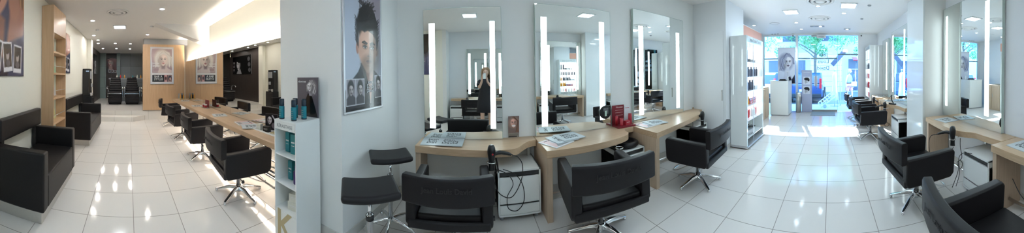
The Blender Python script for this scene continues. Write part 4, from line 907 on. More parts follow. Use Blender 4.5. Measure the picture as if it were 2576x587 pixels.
# ------------------------------------------------------------------ things at the mirrors
P = Paint(.13, 1.95, 60, (.50, .42, .40)); P.ell(.5, 1.35, .5, .5, (.62, .50, .45), .4); P.face(.50, 1.32, .42, (.86, .66, .60), .6, (.72, .22, .25), (.35, .25, .2), -.1, (.15, .1, .1), 0, -1); P.ell(.5, 1.08, .17, .10, (.97, .93, .92), .3); P.hair(30, lambda q, r: [(.3+.3*r.random(), 1.9), (.84+.1*r.random(), 1.5), (.7+.3*r.random(), .5)], .02, [(.75, .6, .5), (.3, .2, .17), (.5, .36, .3)], .6)
P.rect(0, 1, .0, .42, (.58, .55, .52)); P.rect(.05, .8, .05, .14, (.22, .2, .2))
for i in range(3): P.rect(.1, .9, .2+.06*i, .22+.06*i, (.36, .33, .32))
framed('leaflet_card', 'small upright leaflet of a laughing woman between the first two mirrors', T(.335, 2.708, TZ+.001) @ RX(4), P, .135, None, depth=.01, cat='leaflet')
t = thing('hand_mirror', 'round black hand mirror hanging on the second wall mirror', 'hand mirror', (1.655, 2.650, .965)); MB().lathe([(.088, 0), (.094, .004), (.094, .012), (.086, .016)], X=RX(90), seg=32).build('case', 'black', t)
for k in range(7): MB().box(-.035+.03*(k > 3), .045, -.0175, -.016, .055-.012*k, .058-.012*k).build('printed_line', 'silver', t)
MB().box(-.012, .018, -.0178, -.016, -.055, .02).build('sticker', mat('mint_sticker', (.55, .72, .62), .4), t)
t = thing('product_display', 'dark red counter display with hair products between the second and third mirror', 'display', (1.93, 2.575, Z0), -4)
MB().box(-.15, .15, -.08, .09, 0, .025).build('tray', 'crimson2', t, bev=.003)
bc = MB().box(-.15, .05, .078, .086, .025, .30).build('back_card', 'crimson2', t); 
MB().text('Kérastase', .03, T(-.03, .0765, .27) @ RX(90), 0, .0004).box(-.1, .03, .0768, .078, .225, .229).box(-.1, .03, .0768, .078, .19, .194).box(-.09, .03, .0768, .078, .15, .154).build('card_lettering', 'pinkp', bc)
MB().box(.05, .14, .06, .066, .025, .28).build('white_card', 'paperw', t); MB().box(.06, .13, .058, .06, .25, .256).build('card_stripe', 'crimson', t)
def prod(dx, dy, rot, label, cat, fn):
    a = radians(-4); o = fn(); o.location = (1.93+dx*cos(a)-dy*sin(a), 2.575+dx*sin(a)+dy*cos(a), Z0+.0255); o.rotation_euler.z = radians(rot); tag(o, label, cat)
prod(-.115, .02, 0, 'slim red tube standing at the left in the red display', 'tube', lambda: MB().lathe([(.018, 0), (.018, .03), (.02, .03), (.024, .13)], seg=14, sy=.8).build('cream_tube', 'crimson'))
prod(-.07, -.045, 0, 'red tube standing at the front of the red display', 'tube', lambda: MB().lathe([(.024, 0), (.024, .025), (.022, .03), (.03, .105)], seg=14, sy=.8).build('cream_tube', 'crimson'))
prod(.02, -.04, 8, 'red flat box in the middle of the red display', 'box', lambda: MB().box(-.045, .045, -.03, .03, 0, .065).box(-.03, .03, -.031, -.03, .04, .046, 1).build('product_box', ['crimson', 'pinkp'], bev=.003))
prod(.105, .0, 0, 'tall red bottle standing at the right of the red display', 'bottle', lambda: MB().lathe([(.026, 0), (.028, .006), (.028, .115), (.026, .12), (.026, .15)], seg=16).build('bottle', 'crimson'))
t = thing('hair_straightener', 'black hair tool lying on the table beyond the gloss column', 'hair tool', (5.0, -1.42, Z0), 30); MB().box(-.10, .10, -.03, .03, 0, .035).build('stand', 'black', t, bev=.008); MB().tube([(-.05, 0, .02), (.02, 0, .10), (.04, 0, .22)], .014).build('handle', 'black', t); MB().tube([(.04, 0, .21), (.12, .04, .1), (.2, .12, .02)], .004).build('cable', 'blackm', t)
# ------------------------------------------------------------------ retail shelf (left of the entrance)
def retail(name_label, x0, x1, y0, y1, z1, levels, s, header):
    """s=1: opens towards -Y"""
    t = thing('product_shelf', name_label, 'shelf', ((x0+x1)/2, (y0+y1)/2, 0), 0 if s > 0 else 180); w = (x1-x0)/2; d = (y1-y0)/2
    for q in (-1, 1): MB().box(min(q*w, q*(w-.05)), max(q*w, q*(w-.05)), -d, d, .05, z1).build('side_panel', 'whiteg', t, bev=.004)
    MB().box(-w-.01, w+.01, -d-.02, d, .02, .06).build('base_plate', 'silver', t, bev=.004)
    for qx in (-1, 1): MB().cyl((qx*(w-.06), -d+.03, 0), (qx*(w-.06), -d+.03, .022), .03, mi=0).cyl((qx*(w-.06), d-.05, 0), (qx*(w-.06), d-.05, .022), .03).build('foot', 'rust', t)
    MB().box(-w+.05, w-.05, d-.03, d-.001, .06, z1-.01).build('back_panel', 'white', t); MB().box(-w+.07, w-.07, d-.036, d-.031, levels[1], z1-.14).build('backlight', 'shelfglow', t)
    MB().box(-w+.05, w-.05, -d, -d+.03, z1-.13, z1).build('header', 'whiteg', t, bev=.003); MB().text('Jean Louis David', .105, T(0, -d-.001, z1-.065) @ RX(90), 0, .001).build('header_lettering', 'inkgrey', t)
    for z in levels: MB().box(-w+.05, w-.05, -d+.01, d-.036, z-.012, z).build('glass_shelf', 'whiteg', t)
    for q in (-.12,): MB().box(q, q+.02, -d+.012, -d+.022, .06, z1-.13).build('upright', 'silver', t)
    return t
L1 = (.20, .54, .83, 1.13, 1.41, 1.71)
retail('tall white product shelf with coloured bottles left of the reception desk', 4.0, 5.06, 1.58, 1.93, 2.22, L1, 1, True)
L2 = (.30, .62, .95, 1.28, 1.60, 1.92)
retail('tall white product shelf at the end of the right wall by the window', 7.2, 8.12, -1.70, -1.27, 2.38, L2, -1, True)
kinds = dict(pump=[(.026, 0), (.028, .005), (.028, .15), (.010, .165), (.010, .19), (.018, .19), (.018, .20)], jar=[(.045, 0), (.045, .05), (.047, .05), (.047, .07)], tall=[(.035, 0), (.035, .25)], flask=[(.034, 0), (.036, .01), (.034, .12), (.015, .15), (.015, .18)], tube=[(.018, 0), (.018, .03), (.024, .03), (.026, .15)])
kc = {}
def item(kind, m, x, y, z, lb, gp, sc=1., cat='bottle'):
    if (kind, m) not in kc: kc[(kind, m)] = o = (MB().box(-.05, .05, -.04, .04, 0, .055).box(-.04, .04, -.0405, -.04, .02, .035, 1) if kind == 'box' else MB().lathe(kinds[kind], seg=12)).build({'box': 'product_box', 'jar': 'cream_jar', 'tube': 'cream_tube', 'tall': 'spray_can'}.get(kind, 'product_bottle'), [m, 'paperw'])
    else: o = kc[(kind, m)].copy(); COL.objects.link(o)
    o.location = (x, y, z+.001); o.scale = (sc,)*3; tag(o, lb, cat, gp)
M['lav'] = mat('lavender_pack', (.35, .22, .42), .35); M['pinkb'] = mat('pink_pack', (.75, .25, .28), .35); M['slateb'] = mat('slate_bottle', (.08, .09, .13), .3); M['orangeb'] = mat('orange_bottle', (.85, .42, .08), .25)
def row(z, spec, gp, x0=4.10, y=1.70, dx=.09):
    x = x0
    for kind, m, n, lb, cat, sc in spec:
        for i in range(n): item(kind, m, x, y+.02*(i % 2), z, lb, gp if n > 1 else None, sc, cat); x += dx*(1.15 if kind == 'box' else 1)
row(1.71, [('tall', 'grey', 2, 'tall grey spray can at the left of the top product shelf', 'can', 1.), ('tall', 'slateb', 1, 'tall dark spray can beside the grey ones on the top shelf', 'can', 1.), ('jar', 'grey', 2, 'grey cream jar on the top product shelf', 'jar', 1.), ('jar', 'paperw', 3, 'white cream jar at the right of the top product shelf', 'jar', .9)], 'top row of the left product shelf')
row(1.41, [('pump', 'ivory', 1, 'pale pump bottle at the left end of the dark row', 'bottle', 1.), ('pump', 'slateb', 9, 'dark pump bottle in the full row on the second shelf', 'bottle', 1.)], 'second row of the left product shelf')
row(1.13, [('flask', 'orangeb', 2, 'orange bottle at the left of the third product shelf', 'bottle', 1.), ('flask', 'slateb', 5, 'dark round bottle on the third product shelf', 'bottle', 1.1), ('box', 'paperw', 2, 'white box at the right of the third product shelf', 'box', 1.3)], 'third row of the left product shelf')
row(.83, [('flask', 'orangeb', 4, 'orange bottle on the fourth product shelf', 'bottle', 1.2), ('box', 'pinkb', 4, 'pink box at the bottom of the piles on the fourth shelf', 'box', 1.)], 'fourth row of the left product shelf')
for i in range(4): item('box', ('lav', 'pinkb', 'lav', 'pinkb')[i], 4.46+.1035*i, 1.71, .887, 'box on top of the piles on the fourth product shelf', 'upper boxes on the fourth shelf', 1., 'box')
row(.54, [('pump', 'paperw', 3, 'white pump bottle on the fifth product shelf', 'bottle', 1.), ('tube', 'red', 2, 'red tube on the fifth product shelf', 'tube', 1.1), ('flask', 'paperw', 3, 'white round bottle on the fifth product shelf', 'bottle', 1.), ('tube', 'pinkb', 2, 'pink tube at the right of the fifth product shelf', 'tube', 1.)], 'fifth row of the left product shelf')
o = MB().box(-.22, .22, -.11, .11, 0, .11).build('tool_case', 'grey', bev=.015); o.location = (4.38, 1.74, .201); tag(o, 'grey tool case on the bottom of the left product shelf', 'case')
for i in range(3):
    o = MB().tube([(-.18, -.02, .015), (0, .02, .02), (.2, -.03, .012)], .014).build('hair_tool', 'black'); o.location = (4.42+.03*i, 1.70+.035*i, .312); o.rotation_euler.z = radians(15*i-12); tag(o, 'black hair tool lying on the grey case', 'hair tool', 'hair tools on the grey case')
for li, (z, m, n) in enumerate(((1.60, 'slateb', 7), (1.28, 'pinkb', 7), (.95, 'red', 7), (.62, 'pinkb', 6), (.30, 'red', 6))):
    for i in range(n): item('pump' if li < 1 else ('flask', 'tube')[li % 2], m, 7.32+.115*i, -1.36, z, '%s bottle on the %s shelf of the far right product shelf' % (('dark', 'pink', 'red', 'pink', 'red')[li], ('top', 'second', 'third', 'fourth', 'lowest')[li]), 'row %s of the right product shelf' % ('one', 'two', 'three', 'four', 'five')[li])
# ------------------------------------------------------------------ reception and window displays
t = thing('reception_desk', 'plain white reception desk in front of the shop window', 'desk', (7.72, 1.72, 0))
MB().box(-.36, .36, -.30, .33, .03, 1.17).build('body', 'white', t, bev=.012); MB().box(-.37, .37, -.31, .34, 1.17, 1.19).build('top', 'whiteg', t, bev=.004); MB().box(-.32, .32, -.27, .3, 0, .03).build('plinth', 'grey', t)
o = MB().box(-.09, .09, -.12, .12, 0, .02).box(-.07, .07, -.1, .1, .02, .05).build('card_terminal', 'black', bev=.006); o.location = (7.62, 1.66, 1.1905); tag(o, 'small black device lying on the reception desk', 'device')
o = thing('flower_vase', 'small white flower on the reception desk in front of the banner', 'plant', (7.8, 1.52, 1.1905)); MB().lathe([(.03, 0), (.035, .03), (.02, .12), (.024, .14)], seg=14).build('vase', 'whiteg', o); MB().tube([(0, 0, .1), (.01, 0, .22), (0, .01, .3)], .004).build('stem', 'teal', o)
for k in range(5): MB().lathe([(.008, 0), (.03, .02), (.02, .05), (.004, .06)], X=T(0, .01, .29) @ RZ(72*k) @ RX(70), seg=10, sy=.35).build('petal', 'paperw', o)
P = Paint(.66, 2.0, 110, (.90, .92, .97)); P.ell(.45, 1.2, .42, .5, (.62, .64, .74), .4); P.poly([(.45, .9), (.66, .9), (.72, .5), (.9, .3), (.9, 0), (.3, 0), (.35, .45)], (.86, .87, .92), .05)
P.poly([(.5, 0), (.62, .35), (.72, .40), (.80, .2), (.98, .5), (1, 0)], (.16, .17, .24), .03); P.face(.58, 1.18, .34, (.90, .90, .94), .62, (.42, .36, .48), (.35, .34, .42), .2, (.18, .18, .24), 0, 1)
P.hair(80, lambda q, r: [(.55+.2*(r.random()-.3), 1.66+.06*r.random()), (.22+.14*r.random(), 1.40), (.18+.16*r.random(), 1.05), (.10+.26*r.random(), .70+.15*r.random())], .012, [(.40, .42, .54), (.82, .84, .92), (.62, .64, .76)], .65)
P.hair(30, lambda q, r: [(.55+.2*(r.random()-.3), 1.66+.06*r.random()), (.86+.06*r.random(), 1.42), (.88+.08*r.random(), 1.1)], .012, [(.42, .44, .56), (.82, .84, .92)], .6)
P.hair(10, lambda q, r: [(.6, 1.6), (.40+.1*r.random(), 1.4), (.36+.08*r.random(), 1.1+.1*r.random())], .01, [(.5, .52, .64), (.8, .82, .9)], .6)
def banner_extra(t, w, h): MB().box(-.02, w+.02, -.02, .01, -.03, 0).box(-.01, w+.01, -.015, .005, h, h+.02).build('rail', 'silver', t); MB().cyl((w/2, .03, -1.0), (w/2, .03, h), .012).box(w/2-.2, w/2+.2, -.02, .1, -1.02, -1.0).build('stand', 'silver', t)
framed('portrait_banner', 'tall black and white portrait banner behind the reception desk', T(8.22, 1.98, 1.06) @ RZ(-90), P, .66, None, extra=banner_extra, cat='banner', depth=.012)
t = thing('totem_sign', 'slim lilac totem with two small portraits beside the glass door', 'sign', (8.20, .88, 0)); MB().box(-.03, .03, -.19, .19, .01, 1.56).build('board', mat('lilac_board', (.42, .46, .62), .4), t, bev=.004); MB().box(-.1, .1, -.2, .2, 0, .012).build('foot_plate', 'silver', t)
for z in (1.17, .82):
    P = Paint(.28, 1.1, 40, (.86, .88, .93)); P.face(.5, .45, .30, (.85, .86, .9), .6, (.4, .4, .45), (.1, .1, .12), .4, (.1, .1, .12), 0, 1); P.ell(.48, .78, .36, .2, (.10, .10, .13), .2); P.ell(.75, .65, .14, .2, (.10, .1, .13), .3)
    P.mesh(.26, 'portrait', t, T(-.032, .13, z-.145) @ RZ(-90))
MB().box(-.032, -.03, -.12, .12, 1.46, 1.475).build('title_line', 'paperw', t)
t = thing('waste_bin', 'silver cylindrical bin between the desk and the totem', 'bin', (8.12, 1.18, 0)); MB().lathe([(.10, 0), (.10, .72), (.09, .74)], seg=24).build('body', 'steel', t); MB().lathe([(.103, .66), (.103, .70)], seg=24).build('rim', 'chrome', t)
# ------------------------------------------------------------------ people
def skin_body(name, J, E, m, parent, lv=2, seglen=None):
    me = bpy.data.meshes.new(name); ks = list(J); me.from_pydata([J[k][:3] for k in ks], [(ks.index(a), ks.index(b)) for a, b in E], [])
    o = bpy.data.objects.new(name, me); COL.objects.link(o); o.parent = parent; me.materials.append(M[m] if isinstance(m, str) else m)
    o.modifiers.new('skin', 'SKIN'); sv = me.skin_vertices[0].data
    for i, k in enumerate(ks):
        r = J[k][3]; sv[i].radius = (r, r) if not isinstance(r, tuple) else r
        sv[i].use_root = (i == 0)
    s = o.modifiers.new('sub', 'SUBSURF'); s.levels = lv; s.render_levels = lv
    o.modifiers['skin'].use_smooth_shade = True
    dg = bpy.context.evaluated_depsgraph_get(); dg.update(); nm = bpy.data.meshes.new_from_object(o.evaluated_get(dg)); nm.name = name
    o.modifiers.clear(); o.data = nm
    for p in nm.polygons: p.use_smooth = True
    return o
def add_head(bm_obj, c, k, rot, skinm):
    """head shaped from a deformed sphere, joined into the body mesh; faces local +Y before rot"""
    bm = bmesh.new(); bmesh.ops.create_uvsphere(bm, u_segments=28, v_segments=22, radius=1)
    for v in bm.verts:
        x, y, z = v.co
        w = .70*(1-.28*max(0, -z)**1.5); v.co.x = x*w; v.co.y = y*.86*(1-.10*max(0, -z)); v.co.z = z
        if y > .5:
            n = np.exp(-(x/.14)**2-((z+.12)/.22)**2)*.26; v.co.y += n
            for sx in (-.3, .3): v.co.y -= .07*np.exp(-((x-sx)/.15)**2-((z-.1)/.10)**2)
            v.co.y += .05*np.exp(-(x/.22)**2-((z+.50)/.07)**2)+.06*np.exp(-(x/.2)**2-((z+.82)/.14)**2)
    for sx in (-1, 1): # ears
        r = bmesh.ops.create_uvsphere(bm, u_segments=10, v_segments=8, radius=1, matrix=T(sx*.69, -.05, -.02) @ Matrix.Diagonal((.06, .13, .2, 1)))
    X = T(*c) @ rot @ Matrix.Scale(k, 4)
    me = bm_obj.data; b2 = bmesh.new(); b2.from_mesh(me); tmp = bpy.data.meshes.new('t'); bm.to_mesh(tmp); tmp.transform(X)
    b2.from_mesh(tmp); b2.to_mesh(me); b2.free(); bm.free(); bpy.data.meshes.remove(tmp)
    for p in me.polygons: p.use_smooth = True
    return X
def eyes(X, parent):
    for s in (-1, 1):
        e = MB().lathe([(.001, -.065), (.07, -.04), (.105, 0), (.07, .04), (.001, .065)], X=X @ T(s*.27, .69, .09), seg=12).build('eye', 'paperw', parent)
        MB().lathe([(.001, -.055), (.05, -.03), (.055, 0), (.05, .03), (.001, .055)], X=X @ T(s*.26, .755, .09), seg=10).build('iris', 'ink', e)
        MB().tube([X @ Vector((s*.12, .80, .25)), X @ Vector((s*.27, .79, .29)), X @ Vector((s*.42, .70, .25))], .0022, seg=6).build('eyebrow', 'hair', parent)
    MB().lathe([(.001, -.19), (.035, -.13), (.05, 0), (.035, .13), (.001, .19)], X=X @ T(0, .80, -.47) @ RY(90), seg=10).build('mouth', mat('lip', (.45, .14, .13), .4), parent, bev=.002)
M['skin'] = mat('skin', (.72, .47, .36), .5, var=.04, scale=20); M['hair'] = mat('light_brown_hair', (.28, .17, .09), .5, var=.35, scale=40); M['ghair'] = mat('grey_hair', (.45, .45, .47), .6, var=.3, scale=40)
M['dress'] = mat('black_dress', (.014, .014, .018), .8, var=.2)
def hand(mb_pts, J, E, wrist, palm, dirs, r=.0085):
    """adds palm and five bent fingers to a skeleton"""
    w = Vector(J[wrist][:3]); p = Vector(palm); J[wrist+'p'] = (*p, .022); E.append((wrist, wrist+'p'))
    for i, (root, mid, tip) in enumerate(dirs):
        a = f'{wrist}f{i}'; J[a+'a'] = (*root, r*1.05); J[a+'b'] = (*mid, r); J[a+'c'] = (*tip, r*.8)
        E += [(wrist+'p', a+'a'), (a+'a', a+'b'), (a+'b', a+'c')]
t = thing('person', 'woman in a black dress raising a white phone, reflected in the first wall mirror', 'person', (.03, -.45, 0))
J = dict(pel=(0, 0, .93, .12), w=(0, .0, 1.08, .105), ch=(0, -.01, 1.25, .12), nk=(0, -.01, 1.39, .055), nk2=(0, .01, 1.46, .048))
E = [('pel', 'w'), ('w', 'ch'), ('ch', 'nk'), ('nk', 'nk2')]
for s, n in ((-1, 'l'), (1, 'r')):
    ph = Vector((-.03, .362, 1.475)) # phone centre in local space
    J[n+'s'] = (s*.15, -.01, 1.33, .052); J[n+'e'] = (s*.17-.0, .125, 1.17, .038); J[n+'f'] = (ph.x+s*.075, .25, 1.32, .030); J[n+'h'] = (ph.x+s*.058, .29, 1.40, .024)
    E += [('ch', n+'s'), (n+'s', n+'e'), (n+'e', n+'f'), (n+'f', n+'h')]
    x0 = ph.x+s*.050; fin = [((x0, .300+.0*i, 1.44+.022*i), (x0-s*.004, .325, 1.445+.021*i), (ph.x+s*.036, .338, 1.447+.020*i)) for i in range(4)]
    fin.append(((ph.x+s*.045, .305, 1.415), (ph.x+s*.038, .325, 1.42), (ph.x+s*.022, .334, 1.43)))
    hand(None, J, E, n+'h', (ph.x+s*.055, .298, 1.43), fin)
    J[n+'hip'] = (s*.09, 0, .86, .095); J[n+'kn'] = (s*.10, .01, .48, .058); J[n+'an'] = (s*.10, -.01, .09, .04); J[n+'toe'] = (s*.11, .12, .035, .032)
    E += [('pel', n+'hip'), (n+'hip', n+'kn'), (n+'kn', n+'an'), (n+'an', n+'toe')]
body = skin_body('body', J, E, 'skin', t)
X = add_head(body, (0, .035, 1.565), .112, RX(-4), 'skin'); eyes(X, t)
mb = MB(); mb.lathe([(.30, .55), (.27, .75), (.235, .95), (.20, 1.08), (.215, 1.22), (.205, 1.30), (.16, 1.37), (.085, 1.405)], seg=28, sx=.86, sy=.62)
for s in (-1, 1): mb.tube([(s*.13, -.01, 1.335), (s*.175, .04, 1.28), (s*.18, .085, 1.225)], [.066, .064, .060], seg=14)
mb.build('dress', 'dress', t)
mb = MB(); mb.lathe([(.02, .125), (.07, .115), (.098, .07), (.105, .0), (.10, -.06)], c=(0, .012, 1.575), seg=24, sy=1.02, sx=.92)
for i in range(90):
    a = pi*(1.08+.84*random.random()) if i > 40 else (pi*(.86+.12*random.random()) if i % 2 else pi*(.02+.12*random.random())); r = .095; x = cos(a)*r; y = sin(a)*r*.95
    mb.tube([(x*.5, y*.5+.01, 1.685), (x*1.02, y+.012, 1.62), (x*1.18+.01*random.random(), y*1.05, 1.48), (x*1.45+.02*random.random(), min(y*1.05+.01, .03), 1.32-.08*random.random())], [.016, .015, .013, .006], seg=5, sub=3)
hr = mb.build('hair', 'hair', t)
t = thing('phone', 'white phone held up by the woman in black', 'phone', (0, -.085, 1.475)); MB().box(-.034, .034, -.004, .004, -.068, .068).build('case', 'whiteg', t, bev=.004); MB().box(-.030, .030, -.0052, -.0042, -.055, .055).build('screen', 'black', t); MB().cyl((-.02, .004, .055), (-.02, .0055, .055), .006).build('lens', 'black', t)
# passer-by outside
t = thing('person', 'grey haired passer-by in a grey sleeveless top and pink shorts outside the shop window', 'person', (11.6, -.95, -.12), 150)
J = dict(pel=(0, 0, .95, .13), w=(0, 0, 1.10, .12), ch=(0, 0, 1.30, .13), nk=(0, .01, 1.45, .055), nk2=(0, .03, 1.52, .05)); E = [('pel', 'w'), ('w', 'ch'), ('ch', 'nk'), ('nk', 'nk2')]
for s, n, sw in ((-1, 'l', 1), (1, 'r', -1)):
    J[n+'s'] = (s*.18, 0, 1.39, .055); J[n+'e'] = (s*.22, .03*sw-.03, 1.12, .042); J[n+'h'] = (s*.22, .10*sw+.03, .88, .028); E += [('ch', n+'s'), (n+'s', n+'e'), (n+'e', n+'h')]
    hx, hy = s*.22, .10*sw+.04; hand(None, J, E, n+'h', (hx, hy+.01, .83), [((hx-.0, hy-.02+.018*i, .80), (hx-s*.008, hy-.02+.018*i, .765), (hx-s*.02, hy-.02+.018*i, .74)) for i in range(4)]+[((hx-s*.01, hy+.04, .83), (hx-s*.02, hy+.05, .80), (hx-s*.025, hy+.05, .78))])
    J[n+'hip'] = (s*.095, 0, .88, .10); J[n+'kn'] = (s*.10, .10*sw+.03, .50, .06); J[n+'an'] = (s*.10, .16*sw-.06, .10, .04); J[n+'toe'] = (s*.11, .16*sw+.07, .035, .03); E += [('pel', n+'hip'), (n+'hip', n+'kn'), (n+'kn', n+'an'), (n+'an', n+'toe')]
body = skin_body('body', J, E, 'skin', t); X = add_head(body, (0, .05, 1.63), .115, RX(0), 'skin'); eyes(X, t)
MB().lathe([(.21, 1.02), (.20, 1.12), (.215, 1.28), (.20, 1.38), (.12, 1.45), (.08, 1.46)], seg=24, sy=.72).build('sleeveless_top', mat('grey_cotton', (.38, .40, .44), .8), t)
mb = MB().lathe([(.225, .82), (.22, .95), (.20, 1.02)], seg=24, sy=.75)
for s in (-1, 1): mb.tube([(s*.10, .0, .90), (s*.105, .04*(-s), .76), (s*.11, .07*(-s), .62)], [.125, .12, .115], seg=14)
mb.build('shorts', mat('pink_cotton', (.72, .32, .38), .8), t); MB().lathe([(.21, 1.0), (.212, 1.04)], seg=24, sy=.75).build('belt', 'black', t)
mb = MB().lathe([(.03, .13), (.085, .11), (.108, .05), (.11, -.03), (.09, -.09)], c=(0, .025, 1.64), seg=20); 
for i in range(40): a = pi*(.98+1.04*random.random()); mb.tube([(cos(a)*.07, sin(a)*.07+.03, 1.72), (cos(a)*.115, sin(a)*.11+.03, 1.62), (cos(a)*.12, sin(a)*.115+.03, 1.53)], .014, seg=5, sub=3)
mb.build('hair', 'ghair', t)
t = thing('shoulder_bag', 'pale shoulder bag carried by the passer-by', 'bag', (11.45, -1.20, -.12), 150); MB().box(-.06, .06, -.14, .14, .85, 1.1).build('bag_body', 'paperw', t, bev=.02); MB().tube([(0, -.12, 1.09), (.0, -.03, 1.40), (.0, .02, 1.45), (.0, .12, 1.09)], .012).build('strap', 'teal', t)
# ------------------------------------------------------------------ street
GZ = -.12
struct('ground_pavement', MB().box(8.42, 10.3, -14, 14, GZ-.05, -.02), mat('pavement', (.45, .45, .46), .8, var=.1, scale=1.5))
struct('ground_road', MB().box(10.3, 30, -30, 30, GZ-.3, GZ), mat('asphalt', (.22, .22, .24), .8, var=.12, scale=1.5))
b = thing('street_building', 'pale stone building with shutters across the street', 'building', (17.6, 0, GZ))
mb = MB().box(0, .5, -16, 16, 0, 10); mb.build('wall', mat('pale_stone', (.58, .60, .62), .8, var=.06, scale=1.2), b)
for i in range(9):
    y = -13+3.1*i
    MB().box(-.03, .0, y, y+1.3, 4.0, 6.2).box(-.05, -.03, y+.62, y+.68, 4.0, 6.2).build('window', 'slateb', b); MB().box(-.08, -.01, y-.5, y-.03, 3.95, 6.25).box(-.08, -.01, y+1.33, y+1.8, 3.95, 6.25).build('shutter', 'paperw', b)
MB().box(-.02, 0, -4.2, -1.4, .1, 2.6).build('shop_window', 'slateb', b); MB().box(-.02, 0, 2.0, 5.0, .1, 2.5).build('shop_window', 'slateb', b)
MB().box(-.04, 0, -.9, 1.6, 0, 2.9).build('roller_shutter', 'paperw', b)
for i in range(6): MB().box(-.045, -.04, -.9, 1.6, .4+.42*i, .43+.42*i).build('shutter_joint', 'grey', b)
MB().box(-.10, 0, 1.3, 6.0, 2.5, 3.1).build('sign_board', 'paperw', b); MB().text('DESSA', .36, T(-.103, 2.1, 2.82) @ RZ(-90) @ RX(90), 0, .005).build('sign_lettering', 'pinkp', b, label='pink capital letters')
t = thing('shop_awning', 'red and white shop awning across the street at the right', 'awning', (17.55, -3.0, GZ)); 
for i in range(8): MB().box(-1.2, 0, -1.4+.35*i, -1.05+.35*i, 2.75, 2.8, X=RY(-14)).build('stripe', 'red' if i % 2 else 'paperw', t)
def car(name, label, loc, rot, col):
    t = thing(name, label, 'car', loc, rot)  # nose along +X, rear at the origin
    Xp = Matrix(((1, 0, 0, 0), (0, 0, -1, 1.72), (0, 1, 0, 0), (0, 0, 0, 1)))
    MB().prism([(.05, .35), (.02, .75), (.10, 1.0), (1.2, 1.02), (2.9, 1.0), (3.9, .85), (4.1, .6), (4.05, .32), (3.7, .25), (.4, .25)], 0, 1.72, X=Xp).build('body', col, t, bev=.07, seg=3)
    MB().prism([(.12, 1.0), (.28, 1.42), (.55, 1.54), (1.9, 1.55), (2.95, 1.0)], .10, 1.62, X=Xp).build('cabin', 'slateb', t, bev=.06, seg=3)
    MB().prism([(.30, 1.44), (.55, 1.55), (1.9, 1.56), (2.0, 1.50), (.4, 1.46)], .16, 1.56, X=Xp).build('roof', col, t, bev=.02)
    for y in (.02, 1.70):
        MB().box(-.0, .07, y-.02+(.04 if y < 1 else -.16), y+.14+(0 if y < 1 else -.12), .78, 1.28).build('tail_light', 'red', t, bev=.02)
        for x in (.75, 3.3): w = MB().lathe([(.20, -.09), (.31, -.09), (.32, -.06), (.32, .06), (.31, .09), (.20, .09)], X=T(x, y, .32) @ RX(90), seg=24).build('wheel', 'blackm', t); MB().lathe([(.03, -.095), (.19, -.092), (.19, .092), (.03, .095)], X=T(x, y, .32) @ RX(90), seg=20).build('hub_cap', 'silver', w)
    MB().box(-.01, .03, .55, 1.15, .62, .74).build('number_plate', 'paperw', t); MB().box(-.04, .08, .06, 1.66, .33, .52).build('bumper', 'blackm', t, bev=.03)
    return t
M['navy'] = mat('navy_paint', (.03, .06, .16), .2, coat=.6); 
car('parked_car', 'dark blue parked car outside the glass door', (10.9, .40, GZ), 0, 'navy')
car('parked_car', 'white parked car outside the left shop window', (10.7, 2.65, GZ), 0, 'white')
def tree(x, y, label, z0, r, n, seed):
    rg = random.Random(seed); t = thing('street_tree', label, 'tree', (x, y, GZ), group='street trees')
    mb = MB().tube([(0, 0, 0), (.03, .02, 1.2), (-.02, .05, 2.4), (.05, 0, 3.4), (0, 0, 4.6)], [.11, .10, .09, .07, .04], seg=10)
    for k in range(7): a = k*.9; mb.tube([(0, 0, 2.2+.3*k), (cos(a)*.7, sin(a)*.7, 2.7+.3*k), (cos(a)*1.5, sin(a)*1.5, 3.1+.3*k)], [.05, .04, .02], seg=6)
    mb.build('trunk', mat('bark', (.16, .13, .11), .9, var=.3), t)
    mb = MB(); cl = [(rg.uniform(-r, r), rg.uniform(-r*1.3, r*1.3), rg.uniform(z0, z0+3.2), rg.uniform(.35, .8)) for _ in range(34)]
    for i in range(n):
        c = rg.choice(cl); d = Vector((rg.gauss(0, 1), rg.gauss(0, 1), rg.gauss(0, .8))); d = d.normalized()*c[3]*rg.random()**.4
        X = T(c[0]+d.x, c[1]+d.y, c[2]+d.z) @ Matrix.Rotation(rg.uniform(0, 6.3), 4, 'Z') @ Matrix.Rotation(rg.uniform(-1.2, 1.2), 4, 'X'); q = rg.uniform(.06, .11)
        vs = [mb.bm.verts.new(X @ Vector(p)) for p in ((-q*.5, 0, 0), (0, -q, 0), (q*.5, 0, .01), (0, q, 0))]; mb.bm.faces.new(vs)
    lm = mat('tree_leaves', (.16, .36, .17), .6, var=.45, scale=3)
    nt = lm.node_tree; b_ = nt.nodes['Principled BSDF']; tr = nt.nodes.new('ShaderNodeBsdfTranslucent'); tr.inputs[0].default_value = (.35, .65, .3, 1); mx = nt.nodes.new('ShaderNodeMixShader'); mx.inputs[0].default_value = .45
    nt.links.new(b_.outputs[0], mx.inputs[1]); nt.links.new(tr.outputs[0], mx.inputs[2]); nt.links.new(mx.outputs[0], nt.nodes['Material Output'].inputs[0])
    mb.build('foliage', lm, t)
tree(15.6, 1.05, 'leafy street tree behind the parked blue car', 2.9, 2.1, 8000, 1); tree(13.0, 4.9, 'leafy street tree outside the left shop window', 2.75, 1.8, 5500, 2); tree(13.8, -2.9, 'leafy street tree at the right of the shop front', 2.9, 1.7, 4500, 3)
